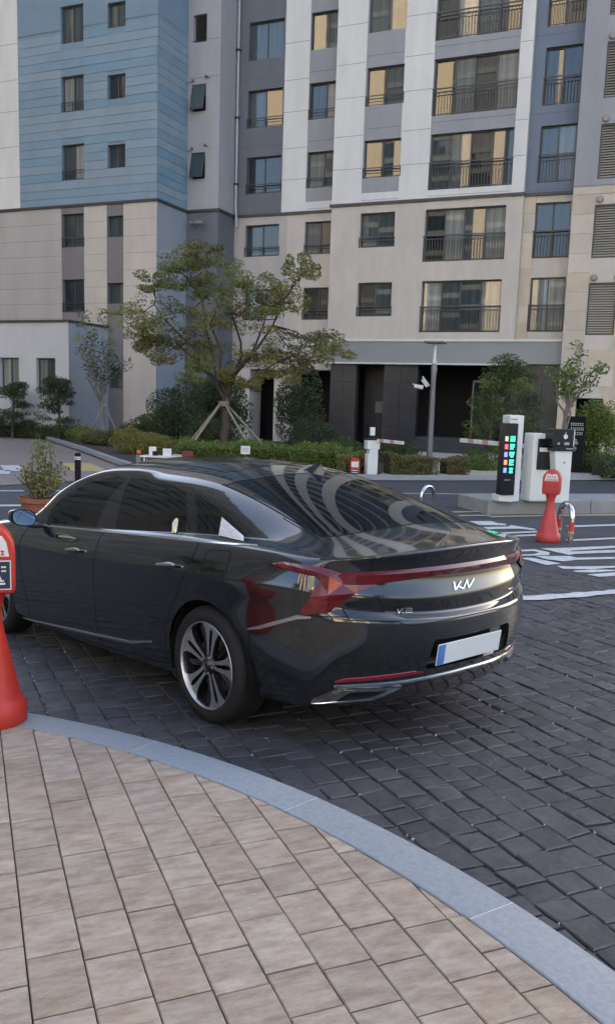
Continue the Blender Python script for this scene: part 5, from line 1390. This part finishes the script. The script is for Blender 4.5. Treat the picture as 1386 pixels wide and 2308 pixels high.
# black bollard with pale bands by the path
s = empty('bollard', (-12.05, 15.31, .012)); tag(s, 'black post bollard with two pale bands beside the brick path', 'bollard')
b = MB(); b.lathe([(.075,0),(.072,.02),(.066,.03),(.066,.56),(.055,.60),(.001,.61)], 20); b.build('post', blackmatt, s, smooth=True)
b = MB()
for z in (.46,.50): b.lathe([(.0662,z),(.0672,z+.004),(.0672,z+.022),(.0662,z+.026)], 20)
b.build('band', lab_w, s, smooth=True)
# terracotta planter pot
pot = empty('flower_pot', (-9.05, 10.62, G(-9.05, 10.62)-.005)); tag(pot, 'terracotta tub holding the leafy plant behind the wing mirror', 'pot')
terra = mat('terracotta', (.30,.11,.07), rough=.75, noise=.15, nscale=8)
b = MB(); b.lathe([(.001,.0),(.24,.0),(.31,.30),(.345,.31),(.35,.375),(.33,.38),(.315,.33),(.30,.32)], 32); b.build('tub', terra, pot, smooth=True)
b = MB(); b.lathe([(.31,.335),(.2,.35),(.001,.355)], 20); b.build('soil', soil, pot)
# stall of small cards and tins on a low wall behind the car
s = empty('low_table', (-12.95, 20.3, -.24), R(20)); tag(s, 'low white table at the edge of the bushes beyond the car roof', 'table')
b = MB(); b.box(-.72, .72, -.22, .22, .50, .545); b.build('table_top', lab_w, s, bevel=.006)
for sx in (-.62, .62):
    for sy in (-.16, .16): b = MB(); b.box(sx-.02, sx+.02, sy-.02, sy+.02, 0, .5); b.build('leg', white_m, s)
def small(name, label, cat, x, z0, w, d, h, m, grp=None):
    M = Matrix.Translation((-12.95, 20.3, -.24)) @ Matrix.Rotation(R(20), 4, 'Z'); p = M @ Vector((x, -.05, z0)); b = MB(); b.box(-w/2, w/2, -d/2, d/2, 0, h); o = b.build(name, m, bevel=.004); o.location = p; o.rotation_euler = (0, 0, R(20)); tag(o, label, cat, grp); return o
small('card', 'taller blank white card standing at the left of the low table', 'card', -.42, .546, .20, .02, .24, lab_w)
small('card', 'second blank white card standing right of the taller card', 'card', -.02, .546, .24, .02, .20, lab_w)
small('tin', 'black tin standing before the white cards on the low table', 'tin', -.35, .546, .14, .05, .12, black_m)
small('box', 'dark red box on the right end of the low table', 'box', .55, .546, .30, .12, .15, mat('box_red', (.18,.02,.02), rough=.5))
small('bowl', 'low pale bowl in the middle of the low table', 'bowl', .26, .546, .26, .12, .05, mat('bowl_pale', (.42,.40,.36), rough=.5))
o = small('ball', 'small orange ball lying left of the low table', 'ball', -.80, .42, .12, .12, .10, mat('ball_orange', (.55,.12,.05), rough=.5))
b = MB(); b.lathe([(.001,0),(.05,.02),(.075,.075),(.05,.13),(.001,.15)], 16); me = b.mesh('ball', bpy.data.materials['ball_orange']); me.polygons.foreach_set('use_smooth', [True]*len(me.polygons)); o.data = me; o.location.z = .30
b = MB(); b.lathe([(.001,0),(.06,0),(.075,.30),(.001,.30)], 12); st = b.build('stone_post', kerb2); st.location = (o.location.x, o.location.y, .0); tag(st, 'stub of grey stone under the orange ball', 'post')
s = empty('plant_sign', (-10.86, 20.8, .1), R(20)); tag(s, 'small square white sign stuck in the low hedge', 'sign')
b = MB(); b.box(-.125, .125, -.012, .012, .34, .56); b.build('plate', lab_w, s, bevel=.004); b = MB(); b.box(-.012, .012, -.01, .01, -.1, .34); b.build('stake', steel, s)
b = MB()
for z in (.50,.46,.42): b.box(-.09, .09, -.0145, -.0125, z-.008, z+.008)
b.build('lettering', mat('sign_print', (.30,.31,.34), rough=.6), s)

# ------------------------------------------------------------------ plants
def leafmat(name, c1, c2, rough=.55):
    m = bpy.data.materials.new(name); m.use_nodes = True; nt = m.node_tree; N = nt.nodes; L = nt.links; b = N['Principled BSDF']
    g = N.new('ShaderNodeNewGeometry'); mx = N.new('ShaderNodeMix'); mx.data_type = 'RGBA'; mx.inputs['A'].default_value = (*c1, 1); mx.inputs['B'].default_value = (*c2, 1)
    L.new(g.outputs['Random Per Island'], mx.inputs['Factor']); L.new(mx.outputs['Result'], b.inputs['Base Color'])
    b.inputs['Roughness'].default_value = rough; b.inputs['Specular IOR Level'].default_value = .35
    tr = N.new('ShaderNodeBsdfTranslucent'); L.new(mx.outputs['Result'], tr.inputs[0]); ms = N.new('ShaderNodeMixShader'); ms.inputs[0].default_value = .35
    L.new(b.outputs[0], ms.inputs[1]); L.new(tr.outputs[0], ms.inputs[2]); L.new(ms.outputs[0], N['Material Output'].inputs[0]); return m
LM = dict(
olive=leafmat('leaf_olive', (.20,.195,.055), (.34,.31,.095)), deep=leafmat('leaf_deep', (.048,.078,.028), (.110,.145,.052)), fresh=leafmat('leaf_fresh', (.075,.135,.030), (.16,.23,.055)),
          bluish=leafmat('leaf_bluish', (.050,.080,.050), (.10,.135,.08)), lime=leafmat('leaf_lime', (.11,.16,.035), (.24,.29,.07)), bronze=leafmat('leaf_bronze', (.11,.11,.05), (.20,.185,.085)), pale=leafmat('leaf_pale', (.16,.19,.07), (.28,.30,.115)))
bark = mat('bark', (.085,.068,.055), rough=.95, noise=.35, nscale=12, bump=.4, bscale=30, stretch=(1,1,.25))
bark_pale = mat('bark_pale', (.21,.19,.165), rough=.9, noise=.25, nscale=10, bump=.3, bscale=30)
stake_m = mat('stake_wood', (.30,.27,.22), rough=.85, noise=.2, nscale=6)
def leaves(mb, blobs, rr, size, mt, aspect=.5, flat=0.0, shell=.55):
    """blobs: (centre, (rx, ry, rz), count); leaves are bent two-face quads"""
    for c, r, n in blobs:
        for _ in range(n):
            while True:
                u = Vector((rr.uniform(-1,1), rr.uniform(-1,1), rr.uniform(-1,1)))
                l = u.length
                if .05 < l < 1: break
            u = u/l*(shell+(1-shell)*l) if rr.random() < .7 else u
            p = Vector((c[0]+u.x*r[0], c[1]+u.y*r[1], c[2]+u.z*r[2]))
            d = Vector((rr.gauss(0,1), rr.gauss(0,1), rr.gauss(0,1)*(1-flat))); d.normalize()
            nrm = Vector((rr.gauss(0,1)*(1-flat*.6), rr.gauss(0,1)*(1-flat*.6), rr.gauss(0,1)+flat*1.6)); s = d.cross(nrm)
            if s.length < 1e-3: continue
            s.normalize(); k = size*rr.uniform(.65,1.35); w = k*aspect
            up = s.cross(d)*k*.12
            n0 = len(mb.v); mb.v += [tuple(p-d*k*.5), tuple(p-s*w*.5+up), tuple(p+d*k*.5), tuple(p+s*w*.5+up)]
            mb.f += [(n0, n0+1, n0+2), (n0, n0+2, n0+3)]; j = mb.m(mt); mb.mi += [j, j]
def limb(mb, p, q, r0, r1, rr, n=5, wob=.06, mt=None):
    p, q = Vector(p), Vector(q); L = (q-p).length; pts = []
    for i in range(n+1):
        t = i/n; o = Vector((rr.uniform(-1,1), rr.uniform(-1,1), rr.uniform(-.4,.6)))*wob*L*(4*t*(1-t)); pts.append(p.lerp(q, t)+o)
    mb.tube(pts, [r0+(r1-r0)*i/n for i in range(n+1)], 7, mt); return pts
def shrub(name, label, cat, c, r, n, size, mt, seed, grp=None, lumps=7, stems=True, asp=.5, flat=0.0, mt2=None):
    rr = random.Random(seed); t = empty(name, (c[0], c[1], c[2])); tag(t, label, cat, grp)
    bl = []
    for i in range(lumps):
        a = rr.uniform(0, 6.28); e = rr.uniform(.15, 1.0); k = rr.uniform(.35,.6)
        bl.append(((math.cos(a)*r[0]*.55*rr.random()**.5, math.sin(a)*r[1]*.55*rr.random()**.5, r[2]*e*.85), (r[0]*k, r[1]*k, r[2]*k*.55), n//lumps))
    bl.append(((0, 0, r[2]*.45), (r[0]*.9, r[1]*.9, r[2]*.5), n//3))
    bl = [(c_, r_, int(n_*1.7)) for c_, r_, n_ in bl]; mb = MB(); leaves(mb, bl, rr, size*.78, mt, asp, flat)
    if mt2: leaves(mb, bl[:lumps//2], rr, size, mt2, asp, flat)
    mb.build('foliage', None, t)
    if stems:
        s = MB()
        for i in range(6):
            a = rr.uniform(0, 6.28); limb(s, (.05*math.cos(a), .05*math.sin(a), -.05), (r[0]*.5*math.cos(a), r[1]*.5*math.sin(a), r[2]*rr.uniform(.6,1.1)), .018, .006, rr)
        s.build('stems', bark, t)
    return t
# --- the spreading tree with its props
rr = random.Random(11); TX, TY = -13.6, 24.6
tree = empty('shade_tree', (TX, TY, .05), R(23.3)); tag(tree, 'spreading tree with olive layered crown held by wooden props', 'tree')
tb = MB(); limb(tb, (0,0,-.1), (.05,0,1.9), .15, .125, rr, 5, .03)
sx = 1/75.0
def px(u, v): return Vector(((u-507)*.01397, 0, 1.84-(v-900)*.01397))   # metres at the tree's own distance
PADS = [(425,572,48,22),(395,610,46,20),(462,600,50,22),(352,652,46,17),(425,648,60,24),(500,640,55,24),(560,660,52,24),(640,640,44,30),(668,612,30,24),(330,742,58,30),(305,765,34,30),(400,708,70,26),(480,715,70,30),(555,725,60,28),(620,700,44,22),(700,770,62,24),(745,795,38,22),(640,780,60,26),(560,790,62,26),(470,785,66,28),(390,770,58,28),(345,800,46,26),(610,835,50,22),(680,825,46,20),(440,840,40,24),(530,850,40,24)]
cm_ = MB(); fork = Vector((.05, 0, 1.9)); arms = []
for a in [(420,640),(352,700),(470,620),(600,700),(650,660),(560,640),(390,770),(660,790)]:
    q = px(*a); q.y = rr.uniform(-1.2, 1.2); arms.append(limb(tb, fork+Vector((rr.uniform(-.05,.05), 0, rr.uniform(-.3,.25))), q, .058, .016, rr, 6, .08))
for (u, v, w, h) in PADS:
    for rep in range(2):
        q = px(u, v); q.y = rr.uniform(-1.7, 1.5); q.x += rr.uniform(-.15,.15); q.z += rr.uniform(-.1,.1)
        best = min((p for A in arms for p in A[2:]), key=lambda p: (p-q).length); limb(tb, best, q, .02, .006, rr, 4, .10)
        cl = []
        for j in range(6):
            a = rr.uniform(0, 6.28); rad = rr.random()**.5; ww = w*.01397
            kk = rr.uniform(.3, .55); cl.append(((q.x+math.cos(a)*ww*rad*1.1, q.y+math.sin(a)*ww*rad*.9, q.z+rr.uniform(-.9,.9)*h*.01397), (ww*kk, ww*kk, h*.01397*rr.uniform(.3,.6)), 105))
        leaves(cm_, cl, rr, .092, rr.choice([LM['olive'], LM['olive'], LM['pale'], LM['bronze']]), .48, .45)
tb.build('trunk', bark, tree, smooth=True); cm_.build('crown', None, tree)
prop = empty('tree_props', (TX, TY-.1, .05), R(23.3)); tag(prop, 'pale wooden props lashed round the trunk of the spreading tree', 'support')
top = Vector((-.02, -.05, 1.75))
for (dx, dy) in ((-1.25,-.6),(1.18,-.5),(1.75,.6),(-1.55,.7)):
    b = MB(); b.tube([(dx, dy, -.1), tuple(top+Vector((dx*.03, dy*.05, .0)))], [.042, .036], 8); b.build('prop', stake_m, prop, smooth=True)
b = MB(); b.tube([(-.95,-.46,.46),(.6,-.42,.42)], .028, 7); b.build('cross_rail', stake_m, prop); b = MB(); b.lathe([(.15,1.62),(.165,1.66),(.165,1.74),(.15,1.78)], 12); b.build('lashing', mat('rope', (.26,.22,.15), rough=.9), prop)
# --- thin pale tree at the left
def thin_tree(name, label, c, h, spread, n, size, mts, seed, bk, grp=None, crown_from=.35, lean=0.0):
    rr = random.Random(seed); t = empty(name, c); tag(t, label, 'tree', grp); tb = MB(); cm = MB()
    fk = Vector((lean, 0, h*crown_from)); limb(tb, (0,0,-.1), fk, .075, .055, rr, 4, .03); ends = []
    for i in range(9):
        a = rr.uniform(0, 6.28); e = rr.uniform(.62, 1.0); q = Vector((lean+math.cos(a)*spread*rr.uniform(.35,1), math.sin(a)*spread*rr.uniform(.35,1), h*e)); A = limb(tb, fk+Vector((0,0,rr.uniform(-.5,.4))), q, .036, .008, rr, 6, .07); ends += A[3:]
    for q in ends:
        for j in range(2):
            p = q+Vector((rr.uniform(-.3,.3), rr.uniform(-.3,.3), rr.uniform(-.2,.25)))*(spread*.5); limb(tb, q, p, .009, .003, rr, 3, .1)
            leaves(cm, [((p.x, p.y, p.z), (spread*.20, spread*.20, spread*.15), n)], rr, size, rr.choice(mts), .45, .2)
    tb.build('trunk', bk, t, smooth=True); cm.build('crown', None, t); return t
thin_tree('young_tree', 'thin pale young tree standing against the blue-grey annex wall', (-21.81, 29.5, .1), 5.1, 1.35, 20, .12, [LM['pale'], LM['bluish']], 31, bark_pale, lean=-.25)
p2 = empty('tree_props', (-21.81, 29.5, .1)); tag(p2, 'thin grey stakes bracing the pale young tree', 'support')
for dx, dy in ((-.9,-.2),(.55,.3)): b = MB(); b.tube([(dx,dy,-.1),(-.05,0,1.5)], .025, 6); b.build('prop', stake_m, p2)
thin_tree('young_tree', 'light green slender tree rising behind the ticket machine', (-3.27, 25.1, .1), 3.75, .95, 15, .115, [LM['fresh'], LM['pale'], LM['lime']], 17, bark_pale, lean=.05, crown_from=.42)
# --- conical dark tree right of the entrance
rr = random.Random(41); t = empty('bushy_tree', (-5.22, 27.0, .1)); tag(t, 'dense dark green cone-shaped tree beside the entrance', 'tree'); cm = MB(); tb = MB()
limb(tb, (0,0,-.1), (.1,0,3.2), .09, .02, rr, 5, .02); tb.build('trunk', bark, t)
for k in range(130):
    h = rr.random()**1.15; z = .2+h*3.1; rad = (1.35*(1-h)**.62+.15)*rr.uniform(.55,1.0); a = rr.uniform(0, 6.28)
    leaves(cm, [((math.cos(a)*rad, math.sin(a)*rad, z), (.32,.32,.20), 110)], rr, .085, LM['fresh'] if (rr.random() < .25 and z < 1.6) else rr.choice([LM['deep'], LM['deep'], LM['deep'], LM['pale']]), .42, .3)
cm.build('crown', None, t)
# --- the two small pines before the annex
def pine(c, h, seed, label):
    rr = random.Random(seed); t = empty('young_pine', c); tag(t, label, 'tree', 'young pines before the annex'); tb = MB(); cm = MB(); limb(tb, (0,0,-.1), (rr.uniform(-.2,.2),0,h*.95), .06, .02, rr, 5, .04)
    for i in range(26):
        z = h*rr.uniform(.18, 1.0); a = rr.uniform(0, 6.28); L = (1.15-z/h*.75)*rr.uniform(.6,1.1); q = Vector((math.cos(a)*L, math.sin(a)*L, z+rr.uniform(-.1,.2))); limb(tb, (0,0,z-.15), q, .02, .008, rr, 4, .1)
        for j in range(4):
            p = q*rr.uniform(.55,1.05); p.z = z+rr.uniform(-.1,.15); leaves(cm, [((p.x, p.y, p.z), (.34,.34,.10), 42)], rr, .15, rr.choice([LM['bluish'], LM['deep']]), .16, .2)
    tb.build('trunk', bark, t); cm.build('crown', None, t); return t
pine((-23.82, 29.0, .05), 2.55, 5, 'young blue-green pine below the second annex window'); pine((-26.2, 29.0, .05), 2.3, 6, 'young blue-green pine at the left picture edge by the first annex window')
# --- bushes in the bed: (name, label, position, size, leaves, leaf size, material)
SH = [
 ('bush','tall dark green bush left of the propped trunk',(-18.4,29.6,.1),(1.35,1.1,2.35),4200,.12,'deep'),
 ('bush','dark bush filling the wing corner behind the propped trunk',(-17.3,31.2,.1),(1.5,1.0,2.6),3600,.13,'deep'),
 ('bush','large rounded dark bush right of the props',(-11.55,27.0,.1),(.95,.9,1.25),4200,.10,'bluish'),
 ('bush','tall loose bush before the beige pillar',(-13.2,29.6,.1),(1.05,.9,2.6),2800,.13,'deep'),
 ('bush','rounded mid green bush at the left end of the bed',(-17.68,26.0,.1),(.95,.8,1.15),3000,.085,'deep'),
 ('bush','bronze tinged low bush by the path kerb',(-19.6,26.6,.1),(1.15,.8,.58),3000,.08,'bronze'),
 ('bush','broad mid green bush behind the small white cards',(-15.9,23.4,.1),(1.3,.9,.75),3800,.085,'olive'),
 ('bush','dark low bush at the right end of the bright hedge',(-9.2,24.0,.1),(.9,.7,.75),2400,.08,'deep'),
 ('bush','dark green bush between the props and the bright hedge',(-15.2,26.6,.1),(1.2,.8,1.25),3200,.10,'deep'),
 ('bush','yellow green shrub at the right picture edge',(-2.45,28.0,.1),(1.05,.9,1.9),3200,.11,'lime'),
 ('bush','low green shrub left of the display kiosk',(-5.6,25.0,.1),(.95,.6,.36),2600,.075,'fresh'),
 ('bush','low dark shrub under the yellow green shrub',(-2.3,26.5,.1),(1.3,.5,.55),2400,.08,'deep'),
 ('bush','small dark shrub behind the slim barrier post',(-8.6,26.6,.1),(.9,.6,.7),1800,.085,'deep'),
]
for i, (nm, lb, c, r, n, s, m) in enumerate(SH): shrub(nm, lb, 'bush', c, r, n, s, LM[m], 50+i, 'bushes in the planting bed', lumps=9)
# --- clipped hedges
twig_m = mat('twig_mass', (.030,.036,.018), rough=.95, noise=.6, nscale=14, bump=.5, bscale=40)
def hedge(c, L, W_, H, rz, n, size, mts, seed, label, rag=.06):
    rr = random.Random(seed); t = empty('hedge', c, rz); tag(t, label, 'hedge', 'low hedges along the kerb'); mb = MB()
    for _ in range(n):
        # mostly on the outside of the box, some inside
        x, y, z = rr.uniform(-L/2, L/2), rr.uniform(-W_/2, W_/2), rr.uniform(.02, H)
        f = rr.random()
        if f < .5: z = H+rr.gauss(0, rag)+.05*math.sin(x*3.1+seed)+.03*math.sin(x*7.3)
        elif f < .85: y = -W_/2+rr.gauss(0, rag)
        leaves(mb, [((x, y, z), (.03,.03,.03), 1)], rr, size, mts[0] if rr.random() < .72 else mts[1], .5, .15)
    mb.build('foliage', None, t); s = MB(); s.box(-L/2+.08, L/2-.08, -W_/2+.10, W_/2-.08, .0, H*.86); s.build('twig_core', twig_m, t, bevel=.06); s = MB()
    for i in range(int(L/.25)): x = -L/2+.12+i*.25; limb(s, (x, rr.uniform(-.1,.1), -.05), (x+rr.uniform(-.1,.1), rr.uniform(-.15,.15), H*.9), .012, .005, rr, 3)
    s.build('stems', bark, t); return t
hedge((-11.0, 22.3, .1), 4.9, 1.6, .50, R(23), 11000, .075, [LM['lime'], LM['fresh']], 3, 'long bright yellow green hedge behind the car roof')
hedge((-6.62, 21.75, .1), 1.30, .80, .47, R(42), 5200, .055, [LM['bronze'], LM['olive']], 4, 'clipped brownish hedge block left of the lamp post', .02)
hedge((-5.72, 22.78, .1), .66, .72, .43, R(42), 3200, .055, [LM['bronze'], LM['olive']], 5, 'small clipped brownish hedge block right of the lamp post', .02)
hedge((-8.05, 21.6, .1), .9, .7, .45, R(30), 3200, .055, [LM['olive'], LM['bronze']], 6, 'clipped olive hedge block behind the orange-red marker', .02)
hedge((-21.6, 27.9, .1), 3.2, .8, .42, R(-42), 2400, .08, [LM['lime'], LM['bronze']], 7, 'ragged yellowish hedge along the brick path')
hedge((-26.0, 29.75, .05), 6.0, .8, .5, R(0), 2600, .09, [LM['deep'], LM['bluish']], 8, 'low dark hedge below the annex windows')
hedge((-.6, 26.6, .1), 4.5, .8, .5, R(40), 2400, .08, [LM['deep'], LM['fresh']], 9, 'low green hedge at the far sidewalk right of the board')
# --- plant in the tub
rr = random.Random(77); pt = empty('potted_plant', (-9.05, 10.62, G(-9.05, 10.62)+.34)); tag(pt, 'leafy plant with bare stems growing in the terracotta tub', 'plant'); st = MB(); lv = MB()
for i in range(22):
    a = rr.uniform(0, 6.28); L = rr.uniform(.15,.36); h = rr.uniform(.3,.52); A = limb(st, (.16*math.cos(a)*rr.random(), .16*math.sin(a)*rr.random(), -.05), (math.cos(a)*L, math.sin(a)*L, h), .008, .003, rr, 4, .12)
    leaves(lv, [((p.x, p.y, p.z), (.10,.10,.09), 12) for p in A[2:]], rr, .06, rr.choice([LM['olive'], LM['bronze'], LM['olive']]), .45)
for i in range(6):
    A = limb(st, (rr.uniform(-.06,.06), rr.uniform(-.06,.06), -.05), (rr.uniform(-.18,.18), rr.uniform(-.18,.18), rr.uniform(.7,.92)), .009, .004, rr, 6, .08)
    leaves(lv, [((p.x, p.y, p.z), (.12,.12,.09), 11) for p in A[3:]], rr, .07, rr.choice([LM['pale'], LM['lime'], LM['olive']]), .45)
st.build('stems', bark, pt); lv.build('foliage', None, pt)
# --- street trees behind the camera, seen mirrored in the car
rr = random.Random(90)
def back_tree(c, s, seed, lb):
    rr = random.Random(seed); t = empty('street_tree', c); tag(t, lb, 'tree', 'street trees behind the camera'); tb = MB(); cm = MB(); limb(tb, (0,0,-.2), (0,0,3.0*s), .18, .12, rr, 4, .02)
    for k in range(34):
        a = rr.uniform(0, 6.28); h = rr.random(); rad = 2.0*s*math.sin(math.pi*(.18+.75*h))*rr.random()**.5; q = (math.cos(a)*rad, math.sin(a)*rad, (2.6+3.8*h)*s)
        if k % 3 == 0: limb(tb, (0,0,2.6*s), q, .06, .015, rr, 4, .08)
        leaves(cm, [(q, (.7*s,.7*s,.45*s), 60)], rr, .26, rr.choice([LM['deep'], LM['olive']]), .5)
    tb.build('trunk', bark, t); cm.build('crown', None, t)
for i, (x, y, s, lb) in enumerate([(5.5,-9,1.0,'street tree behind the camera to the right, mirrored in the car boot'),(-2,-13,.95,'street tree straight behind the camera, mirrored in the bumper'),(-13,-8,1.05,'largest street tree behind the camera to the left'),(-17,1.5,.9,'small street tree left of the camera, mirrored in the car doors'),(11,-3,1.0,'street tree far right of the camera beyond the setts')]): back_tree((x, y, -.1), s, 100+i, lb)
